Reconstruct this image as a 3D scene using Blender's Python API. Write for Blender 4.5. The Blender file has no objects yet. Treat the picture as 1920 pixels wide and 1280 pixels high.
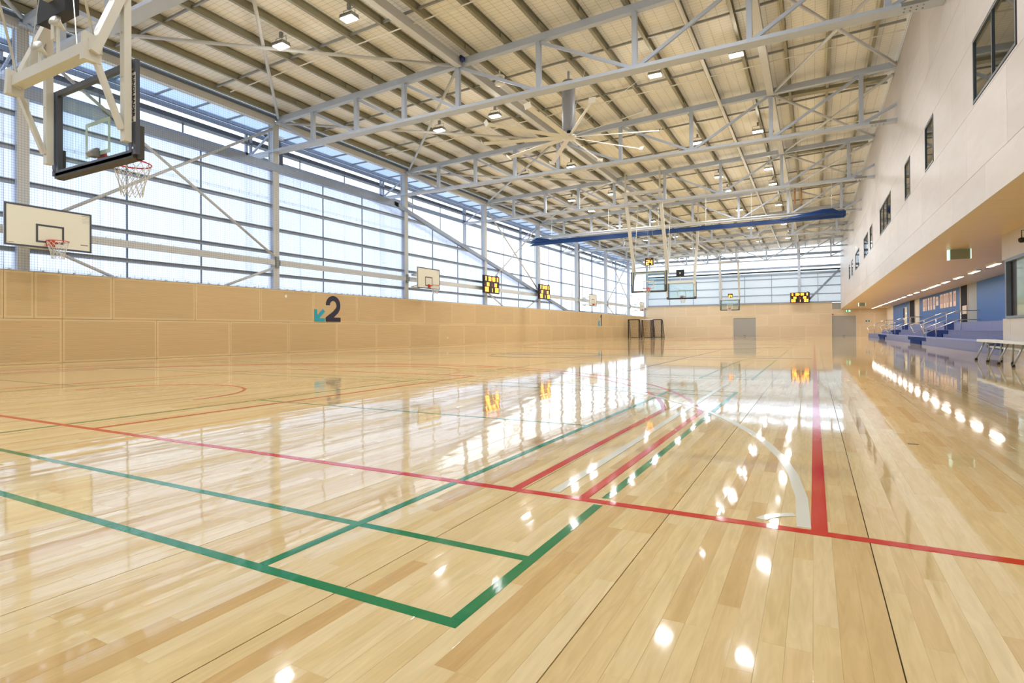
import bpy, math, random
from math import sin, cos, pi, sqrt, radians
from mathutils import Matrix, Vector
random.seed(7)
S = bpy.context.scene
COL = S.collection

# ---------------------------------------------------------------- camera
H = 0.76
YAW, PITCH, ROLL, FPX = 0.492038426, 0.00504512797, -0.00665843, 1056.03
Fv = Vector((-sin(YAW)*cos(PITCH), cos(YAW)*cos(PITCH), sin(PITCH)))
Rv = Vector((cos(YAW), sin(YAW), 0)); Uv = Rv.cross(Fv)
R2 = Rv*cos(ROLL) + Uv*sin(ROLL); U2 = -Rv*sin(ROLL) + Uv*cos(ROLL)
cd = bpy.data.cameras.new('camera'); cam = bpy.data.objects.new('camera', cd); COL.objects.link(cam)
cam.matrix_world = Matrix(((R2.x, U2.x, -Fv.x, 0), (R2.y, U2.y, -Fv.y, 0), (R2.z, U2.z, -Fv.z, H), (0, 0, 0, 1)))
cd.lens = FPX/1920*36; cd.sensor_width = 36; cd.shift_y = -24.44/1920; cd.clip_end = 400; cd.clip_start = 0.05
S.camera = cam

# ---------------------------------------------------------------- world, light, exposure
SKY = 2.55
HALL_LAMP = 46.0      # radiant watts of each high bay lamp
EXPOSURE = 0.15
w = bpy.data.worlds.new('overcast_sky'); S.world = w; w.use_nodes = True
nt = w.node_tree; nt.nodes.clear()
tc = nt.nodes.new('ShaderNodeTexCoord'); nz = nt.nodes.new('ShaderNodeTexNoise'); nz.inputs['Scale'].default_value = 2.2
nz.inputs['Detail'].default_value = 4
rp = nt.nodes.new('ShaderNodeValToRGB'); rp.color_ramp.elements[0].color = (0.62, 0.80, 1.0, 1); rp.color_ramp.elements[1].color = (0.88, 0.94, 1.0, 1)
rp.color_ramp.elements[0].position = 0.3; rp.color_ramp.elements[1].position = 0.6
bg = nt.nodes.new('ShaderNodeBackground'); bg.inputs['Strength'].default_value = SKY; ow = nt.nodes.new('ShaderNodeOutputWorld')
nt.links.new(tc.outputs['Generated'], nz.inputs['Vector']); nt.links.new(nz.outputs['Fac'], rp.inputs['Fac'])
nt.links.new(rp.outputs['Color'], bg.inputs['Color']); nt.links.new(bg.outputs['Background'], ow.inputs['Surface'])
S.view_settings.view_transform = 'Standard'; S.view_settings.look = 'None'; S.view_settings.gamma = 1
S.view_settings.use_curve_mapping = False; S.view_settings.exposure = EXPOSURE
S.cycles.use_adaptive_sampling = True; S.cycles.adaptive_threshold = 0.025
S.cycles.max_bounces = 7; S.cycles.diffuse_bounces = 4; S.cycles.glossy_bounces = 3; S.cycles.transparent_max_bounces = 12
S.cycles.transmission_bounces = 4; S.cycles.sample_clamp_indirect = 6.0; S.cycles.caustics_reflective = False; S.cycles.caustics_refractive = False

# ---------------------------------------------------------------- helpers
def lin(c):
    return tuple(((v/255)/12.92 if v/255 <= 0.04045 else ((v/255+0.055)/1.055)**2.4) for v in c) + (1,)
def newmat(name):
    m = bpy.data.materials.new(name); m.use_nodes = True
    n = m.node_tree; b = n.nodes['Principled BSDF']
    return m, n, b
def mat(name, rgb, rough=0.5, metal=0.0, spec=0.5, noise=0.0, scale=6.0, bump=0.0, emit=None, estr=0.0, coat=0.0, stretch=None):
    m, n, b = newmat(name)
    b.inputs['Base Color'].default_value = lin(rgb); b.inputs['Roughness'].default_value = rough
    b.inputs['Metallic'].default_value = metal; b.inputs['Specular IOR Level'].default_value = spec
    if coat: b.inputs['Coat Weight'].default_value = coat
    if noise or bump:
        t = n.nodes.new('ShaderNodeTexCoord'); z = n.nodes.new('ShaderNodeTexNoise'); z.inputs['Scale'].default_value = scale; z.inputs['Detail'].default_value = 5
        src = t.outputs['Object']
        if stretch:
            mp = n.nodes.new('ShaderNodeMapping'); mp.inputs['Scale'].default_value = stretch
            n.links.new(src, mp.inputs['Vector']); src = mp.outputs['Vector']
        n.links.new(src, z.inputs['Vector'])
        if noise:
            mx = n.nodes.new('ShaderNodeMix'); mx.data_type = 'RGBA'
            c = lin(rgb); mx.inputs['A'].default_value = tuple(v*(1-noise) for v in c[:3])+(1,)
            mx.inputs['B'].default_value = tuple(min(1, v*(1+noise)) for v in c[:3])+(1,)
            n.links.new(z.outputs['Fac'], mx.inputs['Factor']); n.links.new(mx.outputs['Result'], b.inputs['Base Color'])
        if bump:
            bp = n.nodes.new('ShaderNodeBump'); bp.inputs['Strength'].default_value = bump; bp.inputs['Distance'].default_value = 0.01
            n.links.new(z.outputs['Fac'], bp.inputs['Height']); n.links.new(bp.outputs['Normal'], b.inputs['Normal'])
    if emit:
        b.inputs['Emission Color'].default_value = lin(emit); b.inputs['Emission Strength'].default_value = estr
    return m
def translucent(name, rgb, t_mix, clear=0.0, rough=0.35, gloss=0.12):
    """polycarbonate sheet: diffuse, translucent and clear shares"""
    m = bpy.data.materials.new(name); m.use_nodes = True; n = m.node_tree; n.nodes.clear()
    o = n.nodes.new('ShaderNodeOutputMaterial'); d = n.nodes.new('ShaderNodeBsdfDiffuse'); t = n.nodes.new('ShaderNodeBsdfTranslucent')
    c = n.nodes.new('ShaderNodeBsdfTransparent'); g = n.nodes.new('ShaderNodeBsdfGlossy'); g.inputs['Roughness'].default_value = rough
    for x in (d, t): x.inputs['Color'].default_value = lin(rgb)
    c.inputs['Color'].default_value = lin(rgb)
    a = n.nodes.new('ShaderNodeMixShader'); a.inputs['Fac'].default_value = t_mix
    n.links.new(d.outputs[0], a.inputs[1]); n.links.new(t.outputs[0], a.inputs[2])
    b = n.nodes.new('ShaderNodeMixShader'); b.inputs['Fac'].default_value = clear
    n.links.new(a.outputs[0], b.inputs[1]); n.links.new(c.outputs[0], b.inputs[2])
    f = n.nodes.new('ShaderNodeFresnel'); f.inputs['IOR'].default_value = 1.35
    e = n.nodes.new('ShaderNodeMixShader'); n.links.new(f.outputs[0], e.inputs['Fac'])
    n.links.new(b.outputs[0], e.inputs[1]); n.links.new(g.outputs[0], e.inputs[2]); thin(n, e, o)
    return m
def thin(n, e, o):
    # a sheet has two faces: light is scattered or reflected at the face it meets and leaves freely by the other
    q = n.nodes.new('ShaderNodeNewGeometry'); t = n.nodes.new('ShaderNodeBsdfTransparent'); x = n.nodes.new('ShaderNodeMixShader')
    n.links.new(q.outputs['Backfacing'], x.inputs['Fac']); n.links.new(e.outputs[0], x.inputs[1]); n.links.new(t.outputs[0], x.inputs[2]); n.links.new(x.outputs[0], o.inputs['Surface'])
def glass(name, tint, clear=0.85):
    m = bpy.data.materials.new(name); m.use_nodes = True; n = m.node_tree; n.nodes.clear()
    o = n.nodes.new('ShaderNodeOutputMaterial'); c = n.nodes.new('ShaderNodeBsdfTransparent'); c.inputs['Color'].default_value = lin(tint)
    g = n.nodes.new('ShaderNodeBsdfGlossy'); g.inputs['Roughness'].default_value = 0.01
    f = n.nodes.new('ShaderNodeFresnel'); f.inputs['IOR'].default_value = 1.5
    e = n.nodes.new('ShaderNodeMixShader'); n.links.new(f.outputs[0], e.inputs['Fac'])
    n.links.new(c.outputs[0], e.inputs[1]); n.links.new(g.outputs[0], e.inputs[2]); thin(n, e, o)
    return m

class G:
    """geometry collector, world (or local) coordinates"""
    def __init__(s): s.v = []; s.f = []; s.m = []; s.uv = None
    def add(s, vs, fs, mi=0):
        k = len(s.v); s.v += [tuple(p) for p in vs]; s.f += [tuple(i+k for i in f) for f in fs]; s.m += [mi]*len(fs); return s
    def box(s, x0, x1, y0, y1, z0, z1, mi=0):
        return s.add([(x0,y0,z0),(x1,y0,z0),(x1,y1,z0),(x0,y1,z0),(x0,y0,z1),(x1,y0,z1),(x1,y1,z1),(x0,y1,z1)],
                     [(0,3,2,1),(4,5,6,7),(0,1,5,4),(1,2,6,5),(2,3,7,6),(3,0,4,7)], mi)
    def cbox(s, c, d, mi=0):
        return s.box(c[0]-d[0]/2, c[0]+d[0]/2, c[1]-d[1]/2, c[1]+d[1]/2, c[2]-d[2]/2, c[2]+d[2]/2, mi)
    def quad(s, a, b, c, d, mi=0): return s.add([a,b,c,d], [(0,1,2,3)], mi)
    def prism(s, pts, axis, a0, a1, mi=0):
        """extrude a 2-D polygon along axis (0 x,1 y,2 z)"""
        n = len(pts); vs = []
        for a in (a0, a1):
            for p in pts:
                q = list(p); q.insert(axis, a); vs.append(tuple(q))
        fs = [tuple(range(n))[::-1], tuple(range(n, 2*n))] + [(i, (i+1) % n, n+(i+1) % n, n+i) for i in range(n)]
        return s.add(vs, fs, mi)
    def bar(s, p0, p1, w_, h_, up=(0,0,1), mi=0):
        p0 = Vector(p0); p1 = Vector(p1); d = (p1-p0).normalized(); u = Vector(up)
        if abs(d.dot(u)) > 0.999: u = Vector((0,1,0))
        r = d.cross(u).normalized(); u = r.cross(d)
        vs = [p+r*a*w_/2+u*b*h_/2 for p in (p0, p1) for a, b in ((-1,-1),(1,-1),(1,1),(-1,1))]
        return s.add(vs, [(0,3,2,1),(4,5,6,7),(0,1,5,4),(1,2,6,5),(2,3,7,6),(3,0,4,7)], mi)
    def tube(s, pts, r, n=8, mi=0, closed=False, caps=True):
        pts = [Vector(p) for p in pts]; m_ = len(pts); rings = []
        prev = None
        for i, p in enumerate(pts):
            if closed: t = (pts[(i+1) % m_]-pts[i-1]).normalized()
            else: t = (pts[min(i+1, m_-1)]-pts[max(i-1, 0)]).normalized()
            if prev is None:
                a = Vector((0,0,1)) if abs(t.z) < 0.9 else Vector((1,0,0))
                prev = t.cross(a).normalized()
            prev = (prev - t*prev.dot(t)).normalized(); b = t.cross(prev)
            rr = r[i] if isinstance(r, (list, tuple)) else r
            rings.append([p+prev*cos(2*pi*k/n)*rr+b*sin(2*pi*k/n)*rr for k in range(n)])
        vs = [v for q in rings for v in q]; fs = []
        for i in range(m_ if closed else m_-1):
            j = (i+1) % m_
            for k in range(n): fs.append((i*n+k, i*n+(k+1) % n, j*n+(k+1) % n, j*n+k))
        if caps and not closed: fs += [tuple(range(n))[::-1], tuple((m_-1)*n+k for k in range(n))]
        return s.add(vs, fs, mi)
    def ring(s, c, R, r, axis=2, n=32, k=8, mi=0):
        pts = []
        for i in range(n):
            a = 2*pi*i/n; q = [R*cos(a), R*sin(a)]; q.insert(axis, 0); pts.append(Vector(c)+Vector(q))
        return s.tube(pts, r, k, mi, closed=True)
    def lathe(s, prof, c=(0,0,0), n=24, mi=0):
        vs = []; fs = []
        for r_, z_ in prof:
            for k in range(n): vs.append((c[0]+r_*cos(2*pi*k/n), c[1]+r_*sin(2*pi*k/n), c[2]+z_))
        for i in range(len(prof)-1):
            for k in range(n): fs.append((i*n+k, i*n+(k+1) % n, (i+1)*n+(k+1) % n, (i+1)*n+k))
        fs += [tuple(range(n))[::-1], tuple((len(prof)-1)*n+k for k in range(n))]
        return s.add(vs, fs, mi)
    def mesh(s, name, mats, smooth=False):
        me = bpy.data.meshes.new(name); me.from_pydata(s.v, [], s.f)
        for m in (mats if isinstance(mats, (list, tuple)) else [mats]): me.materials.append(m)
        if any(s.m): me.polygons.foreach_set('material_index', s.m)
        if smooth: me.polygons.foreach_set('use_smooth', [True]*len(me.polygons))
        me.update(); return me
    def build(s, name, mats, parent=None, smooth=False, loc=None):
        o = bpy.data.objects.new(name, s.mesh(name, mats, smooth)); COL.objects.link(o)
        if parent: o.parent = parent
        if loc: o.location = loc
        return o
def place(name, me, parent=None, loc=(0,0,0), rot=0):
    o = bpy.data.objects.new(name, me); COL.objects.link(o); o.location = loc; o.rotation_euler = (0,0,rot)
    if parent: o.parent = parent
    return o
def tag(o, label, cat, group=None, kind=None):
    if label: o['label'] = label
    if cat: o['category'] = cat
    if group: o['group'] = group
    if kind: o['kind'] = kind
    return o
def thing(name, label, cat, loc=(0,0,0), rot=0, group=None):
    o = bpy.data.objects.new(name, None); COL.objects.link(o); o.location = loc; o.rotation_euler = (0,0,rot); o.empty_display_size = 0.2
    return tag(o, label, cat, group)
def part(name, g, m, root, smooth=False, label=None):
    """part authored in world coordinates under an unrotated empty"""
    o = g.build(name, m, root, smooth); L = root.location
    if root.parent is None: o.location = (-L.x, -L.y, -L.z)
    if label: o['label'] = label
    return o
def copy_tree(o, parent=None):
    c = o.copy(); COL.objects.link(c)
    if parent: c.parent = parent
    for ch in list(o.children): copy_tree(ch, c)
    return c
def structure(o): o['kind'] = 'structure'; return o
def text_mesh(body, size, name, m, extrude=0.002, bold=0.0, align='CENTER'):
    cu = bpy.data.curves.new(name, 'FONT'); cu.body = body; cu.size = size; cu.extrude = extrude; cu.offset = bold
    cu.align_x = align; cu.align_y = 'CENTER'; cu.resolution_u = 4
    t = bpy.data.objects.new(name+'_t', cu); COL.objects.link(t); bpy.context.view_layer.update()
    me = bpy.data.meshes.new_from_object(t.evaluated_get(bpy.context.evaluated_depsgraph_get()))
    bpy.data.objects.remove(t); me.materials.clear(); me.materials.append(m); return me

# ---------------------------------------------------------------- materials
PW = 0.704/12; X0 = 0.168
def floor_mat(name, mode):
    m, n, b = newmat(name); N = n.nodes; L = n.links
    geo = N.new('ShaderNodeNewGeometry'); sp = N.new('ShaderNodeSeparateXYZ'); L.new(geo.outputs['Position'], sp.inputs[0])
    def M(op, a, c=None):
        q = N.new('ShaderNodeMath'); q.operation = op
        for i, v in enumerate((a, c)):
            if v is None: continue
            if isinstance(v, (int, float)): q.inputs[i].default_value = v
            else: L.new(v, q.inputs[i])
        return q.outputs[0]
    xs = M('DIVIDE', M('SUBTRACT', sp.outputs['X'], X0), PW); ci = M('FLOOR', xs)
    if mode == 'object':
        oi = N.new('ShaderNodeObjectInfo'); rnd = oi.outputs['Random']
    elif mode == 'attr':
        at = N.new('ShaderNodeAttribute'); at.attribute_name = 'tone'; rnd = at.outputs['Fac']
    else:
        wn = N.new('ShaderNodeTexWhiteNoise'); wn.noise_dimensions = '1D'; L.new(ci, wn.inputs['W'])
        ln = M('ADD', 0.6, M('MULTIPLY', wn.outputs['Value'], 0.6))
        yi = M('FLOOR', M('DIVIDE', M('ADD', sp.outputs['Y'], M('MULTIPLY', wn.outputs['Value'], 7.0)), ln))
        cb = N.new('ShaderNodeCombineXYZ'); L.new(ci, cb.inputs[0]); L.new(yi, cb.inputs[1])
        w2 = N.new('ShaderNodeTexWhiteNoise'); w2.noise_dimensions = '2D'; L.new(cb.outputs[0], w2.inputs['Vector']); rnd = w2.outputs['Value']
    ramp = N.new('ShaderNodeValToRGB'); L.new(rnd, ramp.inputs['Fac']); e = ramp.color_ramp
    cols = [(0.0, (216,180,122)), (0.05, (226,194,138)), (0.3, (234,208,154)), (0.6, (238,214,162)), (0.88, (243,222,176)), (1.0, (230,198,142))]
    e.elements[0].position = 0; e.elements[0].color = lin(cols[0][1]); e.elements[1].position = 1; e.elements[1].color = lin(cols[-1][1])
    for p, c in cols[1:-1]:
        q = e.elements.new(p); q.color = lin(c)
    # grain
    cv = N.new('ShaderNodeCombineXYZ'); L.new(M('MULTIPLY', sp.outputs['X'], 26.0), cv.inputs[0]); L.new(M('MULTIPLY', sp.outputs['Y'], 2.6), cv.inputs[1]); L.new(M('MULTIPLY', rnd, 40.0), cv.inputs[2])
    gn = N.new('ShaderNodeTexNoise'); gn.inputs['Scale'].default_value = 1.6; gn.inputs['Detail'].default_value = 6; gn.inputs['Distortion'].default_value = 1.2
    L.new(cv.outputs[0], gn.inputs['Vector'])
    gr = N.new('ShaderNodeMapRange'); L.new(gn.outputs['Fac'], gr.inputs['Value']); gr.inputs['From Min'].default_value = 0.3; gr.inputs['From Max'].default_value = 0.7
    gr.inputs['To Min'].default_value = 0.90; gr.inputs['To Max'].default_value = 1.03
    col = N.new('ShaderNodeMix'); col.data_type = 'RGBA'; col.blend_type = 'MULTIPLY'; col.inputs['Factor'].default_value = 1
    cc = N.new('ShaderNodeCombineXYZ'); L.new(gr.outputs[0], cc.inputs[0]); L.new(M('POWER', gr.outputs[0], 1.25), cc.inputs[1]); L.new(M('POWER', gr.outputs[0], 1.7), cc.inputs[2])
    L.new(ramp.outputs['Color'], col.inputs['A']); L.new(cc.outputs[0], col.inputs['B']); outc = col.outputs['Result']
    if mode == 'far':
        # expansion joints every 12 boards, fine joints between boards
        jx = M('ABSOLUTE', M('SUBTRACT', M('MODULO', M('ADD', M('SUBTRACT', sp.outputs['X'], X0), 70.4+0.352), 0.704), 0.352))
        jm = M('LESS_THAN', jx, 0.003)
        fx = M('ABSOLUTE', M('SUBTRACT', M('FRACT', M('ADD', xs, 100.5)), 0.5)); fm = M('MULTIPLY', M('LESS_THAN', fx, 0.012), 0.35)
        jj = M('MAXIMUM', jm, fm); mj = N.new('ShaderNodeMix'); mj.data_type = 'RGBA'; L.new(jj, mj.inputs['Factor'])
        L.new(outc, mj.inputs['A']); mj.inputs['B'].default_value = lin((70,50,34)); outc = mj.outputs['Result']
    L.new(outc, b.inputs['Base Color'])
    # polished lacquer: every board stands a hair differently, long soft ripples
    b.inputs['Roughness'].default_value = 0.045; b.inputs['IOR'].default_value = 1.5
    cw = N.new('ShaderNodeCombineXYZ'); L.new(M('MULTIPLY', sp.outputs['X'], 9.0), cw.inputs[0]); L.new(M('MULTIPLY', sp.outputs['Y'], 2.5), cw.inputs[1]); L.new(M('MULTIPLY', rnd, 9.0), cw.inputs[2])
    wv = N.new('ShaderNodeTexNoise'); wv.inputs['Scale'].default_value = 1.0; wv.inputs['Detail'].default_value = 2; L.new(cw.outputs[0], wv.inputs['Vector'])
    bp = N.new('ShaderNodeBump'); bp.inputs['Strength'].default_value = 0.35; bp.inputs['Distance'].default_value = 0.0016
    L.new(wv.outputs['Fac'], bp.inputs['Height']); L.new(bp.outputs['Normal'], b.inputs['Normal']); L.new(bp.outputs['Normal'], b.inputs['Coat Normal'])
    return m
FLOOR_O, FLOOR_A, FLOOR_F = floor_mat('maple_board', 'object'), floor_mat('maple_board_joined', 'attr'), floor_mat('maple_board_far', 'far')
def line_mat(name, rgb):
    return mat(name, rgb, 0.07, bump=0.12, scale=1.0, stretch=(9,2.5,1))
RED, GREEN, WHITE_L, BLUE_L = line_mat('red_line', (212,26,22)), line_mat('green_line', (8,132,78)), line_mat('white_line', (232,234,222)), line_mat('blue_line', (70,96,170))

def ply(name, rgb, perforated, stretch):
    m, n, b = newmat(name); N = n.nodes; L = n.links
    t = N.new('ShaderNodeTexCoord'); mp = N.new('ShaderNodeMapping'); mp.inputs['Scale'].default_value = stretch; L.new(t.outputs['Object'], mp.inputs['Vector'])
    z = N.new('ShaderNodeTexNoise'); z.inputs['Scale'].default_value = 1.0; z.inputs['Detail'].default_value = 5; z.inputs['Distortion'].default_value = 0.6; L.new(mp.outputs[0], z.inputs['Vector'])
    mx = N.new('ShaderNodeMix'); mx.data_type = 'RGBA'; c = lin(rgb)
    mx.inputs['A'].default_value = (c[0]*0.90, c[1]*0.87, c[2]*0.82, 1); mx.inputs['B'].default_value = (min(1,c[0]*1.06), min(1,c[1]*1.06), min(1,c[2]*1.06), 1)
    L.new(z.outputs['Fac'], mx.inputs['Factor'])
    oi = N.new('ShaderNodeObjectInfo'); mr = N.new('ShaderNodeMapRange'); L.new(oi.outputs['Random'], mr.inputs['Value']); mr.inputs['To Min'].default_value = 0.94; mr.inputs['To Max'].default_value = 1.03
    vm = N.new('ShaderNodeVectorMath'); vm.operation = 'SCALE'; L.new(mx.outputs['Result'], vm.inputs[0]); L.new(mr.outputs[0], vm.inputs['Scale'])
    out = vm.outputs['Vector']
    if perforated:
        # rows of fine acoustic slots
        sx = N.new('ShaderNodeSeparateXYZ'); L.new(t.outputs['Object'], sx.inputs[0])
        q = N.new('ShaderNodeMath'); q.operation = 'MULTIPLY'; q.inputs[1].default_value = 2*pi/0.032; L.new(sx.outputs['Z'], q.inputs[0])
        s2 = N.new('ShaderNodeMath'); s2.operation = 'SINE'; L.new(q.outputs[0], s2.inputs[0])
        s3 = N.new('ShaderNodeMath'); s3.operation = 'GREATER_THAN'; s3.inputs[1].default_value = 0.72; L.new(s2.outputs[0], s3.inputs[0])
        s4 = N.new('ShaderNodeMath'); s4.operation = 'MULTIPLY'; s4.inputs[1].default_value = 0.42; L.new(s3.outputs[0], s4.inputs[0])
        mm = N.new('ShaderNodeMix'); mm.data_type = 'RGBA'; L.new(s4.outputs[0], mm.inputs['Factor']); L.new(out, mm.inputs['A']); mm.inputs['B'].default_value = (c[0]*0.35, c[1]*0.3, c[2]*0.25, 1)
        out = mm.outputs['Result']
    L.new(out, b.inputs['Base Color']); b.inputs['Roughness'].default_value = 0.42
    return m
PLY = ply('birch_ply_edge', (222,197,152), False, (3,1.2,14)); PLYP = ply('birch_ply_perforated', (216,188,142), True, (3,1.0,14))
PLYB = ply('birch_ply_back', (238,220,194), False, (1.0,3,12)); PLYBP = ply('birch_ply_back_perforated', (236,216,186), True, (1.0,3,12))
PLYW = ply('whitewashed_ply', (210,204,201), False, (3,1.2,5)); SOFFIT = ply('soffit_ply', (238,208,160), False, (0.8,6,3))
STEEL = mat('grey_painted_steel', (186,196,212), 0.45, noise=0.05); CREAM = mat('cream_grey_steel', (208,209,208), 0.45, noise=0.04)
GALV = mat('galvanised_purlin', (150,146,124), 0.42, metal=0.35, noise=0.16, scale=4); GALV2 = mat('galvanised_bridging', (150,152,150), 0.4, metal=0.3)
GIRT = mat('galvanised_girt', (150,162,180), 0.42, metal=0.25, noise=0.1); DARKSEAM = mat('dark_seam_bar', (110,122,138), 0.5)
INSUL = mat('roof_insulation_foil', (252,250,246), 0.75, noise=0.05, scale=3, bump=0.5); WIRE = mat('safety_mesh_wire', (150,140,112), 0.5)
SHEET_IN = translucent('opal_polycarbonate', (236,241,255), 0.84, 0.10); SHEET_OUT = translucent('clear_polycarbonate', (250,252,255), 0.7, 0.8)
EAVE = translucent('pale_eaves_sheet', (222,234,252), 0.7, 0.15)
SHEET_BACK = translucent('tinted_polycarbonate', (202,208,210), 0.42, 0.0)
SOFFIT_M = mat('white_metal_soffit', (232,240,250), 0.45); NET = mat('black_netting', (96,104,116), 0.8); TRAY = mat('perforated_tray', (96,100,108), 0.5, metal=0.3)
PVC = mat('white_pipe', (232,228,216), 0.4); WHITE = mat('white_paint', (236,234,226), 0.4); OFFW = mat('hoop_frame_cream', (214,212,202), 0.4)
BOARD = mat('painted_board', (232,230,214), 0.35); DKFRAME = mat('charcoal_frame', (78,82,92), 0.4); PAD = mat('dark_foam_padding', (72,71,68), 0.7)
ORANGE = mat('orange_rim', (214,72,38), 0.4); REDRIM = mat('red_rim', (206,48,44), 0.35); CORD = mat('white_net_cord', (226,226,222), 0.8)
BGLASS = glass('backboard_glass', (226,240,240)); GWHITE = mat('white_glass_mark', (224,228,212), 0.5); CHROME = mat('bright_bolt', (220,220,220), 0.2, metal=1)
BLACK = mat('black_plastic', (22,22,24), 0.45); BLUE_V = mat('blue_vinyl', (0,50,108), 0.3, bump=0.8, scale=5, stretch=(0.6,4,4)); SILVER = mat('silver_tube', (206,210,206), 0.3, metal=0.6)
AMBER = mat('amber_digit', (255,180,40), 0.5, emit=(255,180,62), estr=4.0); SBROWN = mat('scoreboard_face', (44,24,34), 0.4); DIMLED = mat('dim_led', (150,96,60), 0.5, emit=(180,110,60), estr=0.5)
GREENL = mat('green_sign_face', (0,150,96), 0.4, emit=(0,160,100), estr=0.9); SIGNW = mat('sign_white', (235,250,240), 0.4, emit=(230,250,240), estr=1.4)
LAMP = mat('lamp_diffuser', (255,255,246), 0.4, emit=(255,252,238), estr=12.0); STRIP = mat('strip_diffuser', (255,252,244), 0.4, emit=(255,246,232), estr=4.0)
HEATSINK = mat('lamp_housing', (150,152,148), 0.4, metal=0.4); DUCT = mat('grey_motor_casing', (150,152,158), 0.4, noise=0.06, scale=30); FANB = mat('fan_blade_alloy', (228,226,218), 0.35)
NAVY = mat('navy_numeral', (38,32,56), 0.5); TEAL = mat('teal_arrow', (38,160,186), 0.5)
SHUT = mat('roller_shutter_grey', (86,90,90), 0.45, metal=0.1); DKGREY = mat('dark_opening', (48,46,44), 0.6)
BLUEW = mat('blue_painted_wall', (44,104,176), 0.55, noise=0.06, scale=2); GREYW = mat('grey_painted_wall', (150,158,164), 0.6); TIER = mat('lilac_grey_carpet', (132,142,184), 0.85, noise=0.08, scale=20)
DKBLUE = mat('dark_blue_step', (6,52,120), 0.8, spec=0.2); DOORBLK = mat('black_door', (18,22,32), 0.75, spec=0.2); WALLCREAM = mat('cream_painted_wall', (222,212,196), 0.6)
STAIN = mat('stainless_rail', (216,216,212), 0.22, metal=0.9); BENCHW = mat('white_bench_top', (232,238,240), 0.35); ALU = mat('aluminium_leg', (176,182,184), 0.3, metal=0.6)
WFRAME = mat('window_frame_grey', (72,80,86), 0.4); DGLASS = mat('dark_glazing', (34,42,44), 0.02, spec=1.0); DGLASS.node_tree.nodes['Principled BSDF'].inputs['IOR'].default_value = 2.1
TGLASS = mat('teal_glazing', (168,196,188), 0.03, spec=1.0); FRAMEBL = mat('slate_window_frame', (116,130,150), 0.4)
SUBFL = mat('subfloor_dark', (52,36,24), 0.8); GROUND = mat('outside_ground', (204,206,208), 0.9, noise=0.1, scale=0.3)
CONC = mat('base_wall_grey', (170,168,164), 0.8); PURPLE = mat('dark_purple_tube', (44,34,70), 0.5); ORANGEP = mat('pipe_painted_orange_lit', (206,150,96), 0.5)

# ---------------------------------------------------------------- key dimensions
XL, XR, YB, YF = -17.7, 2.45, 67.0, -10.0
TY = [6.8+7.7*i for i in range(-2, 8)]           # truss lines
def ztc(x): return 8.62+0.034*(x+17.7)           # underside of the top chord
ZS = 2.82                                        # soffit over the bleachers

# ---------------------------------------------------------------- floor
PX0, PX1, PY0, PY1 = X0-0.704*9, X0+0.704*5, 0.3, 7.0
g = G()
for a in ((-20.5,PX0,YF,YB+0.3), (PX1,6.6,YF,YB+0.3), (PX0,PX1,YF,PY0), (PX0,PX1,PY1,YB+0.3)): g.box(a[0],a[1],a[2],a[3],-0.15,0)
floor = structure(g.build('floor', FLOOR_F)); floor['label'] = 'polished maple sports floor with coloured court lines'
part('subfloor', G().box(PX0,PX1,PY0,PY1,-0.15,-0.014), SUBFL, floor)
boards = []
nc = int(round((PX1-PX0)/PW))
for c in range(nc):
    x = PX0+c*PW; y = PY0
    ga = 0.0032 if c % 12 == 0 else 0.00012
    gb = 0.00012
    while y < PY1-1e-6:
        l = random.choice((0.45,0.6,0.75,0.9,1.05,1.2,1.35)); 
        if y+l > PY1-0.3: l = PY1-y
        boards.append((x+ga, x+PW-gb, y+0.00012, y+l-0.00012)); y += l
def pxsize(b):
    p = Vector(((b[0]+b[1])/2, (b[2]+b[3])/2, 0)) - Vector((0,0,H)); d = p.dot(Fv)
    if d < 0.3: return 0
    u = p.dot(R2)/d*FPX; v = p.dot(U2)/d*FPX
    if abs(u) > 1000 or v > 0 or v < -700: return 0
    return (b[1]-b[0])*(b[3]-b[2])/d**3
boards.sort(key=pxsize, reverse=True)
def board_g(b, g):
    t = random.uniform(-0.00022, 0.00022); u = random.uniform(-0.00022, 0.00022); x0,x1,y0,y1 = b
    e = 0.0003
    vs = [(x0,y0,-0.013),(x1,y0,-0.013),(x1,y1,-0.013),(x0,y1,-0.013),(x0,y0,-e),(x1,y0,-e),(x1,y1,-e),(x0,y1,-e),
          (x0+e,y0+e,-t),(x1-e,y0+e,t),(x1-e,y1-e,t+u),(x0+e,y1-e,-t+u)]
    g.add(vs, [(0,1,5,4),(1,2,6,5),(2,3,7,6),(3,0,4,7),(4,5,9,8),(5,6,10,9),(6,7,11,10),(7,4,8,11),(8,9,10,11)])
for b in boards[:300]:
    g = G(); board_g(b, g); g.build('plank', FLOOR_O, floor)
g = G(); tone = []
for b in boards[300:]:
    k = len(g.v); board_g(b, g); tone += [random.random()]*(len(g.v)-k)
o = g.build('floorboards', FLOOR_A, floor); o['kind'] = 'stuff'
at = o.data.attributes.new('tone', 'FLOAT', 'POINT'); at.data.foreach_set('value', tone)

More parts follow.
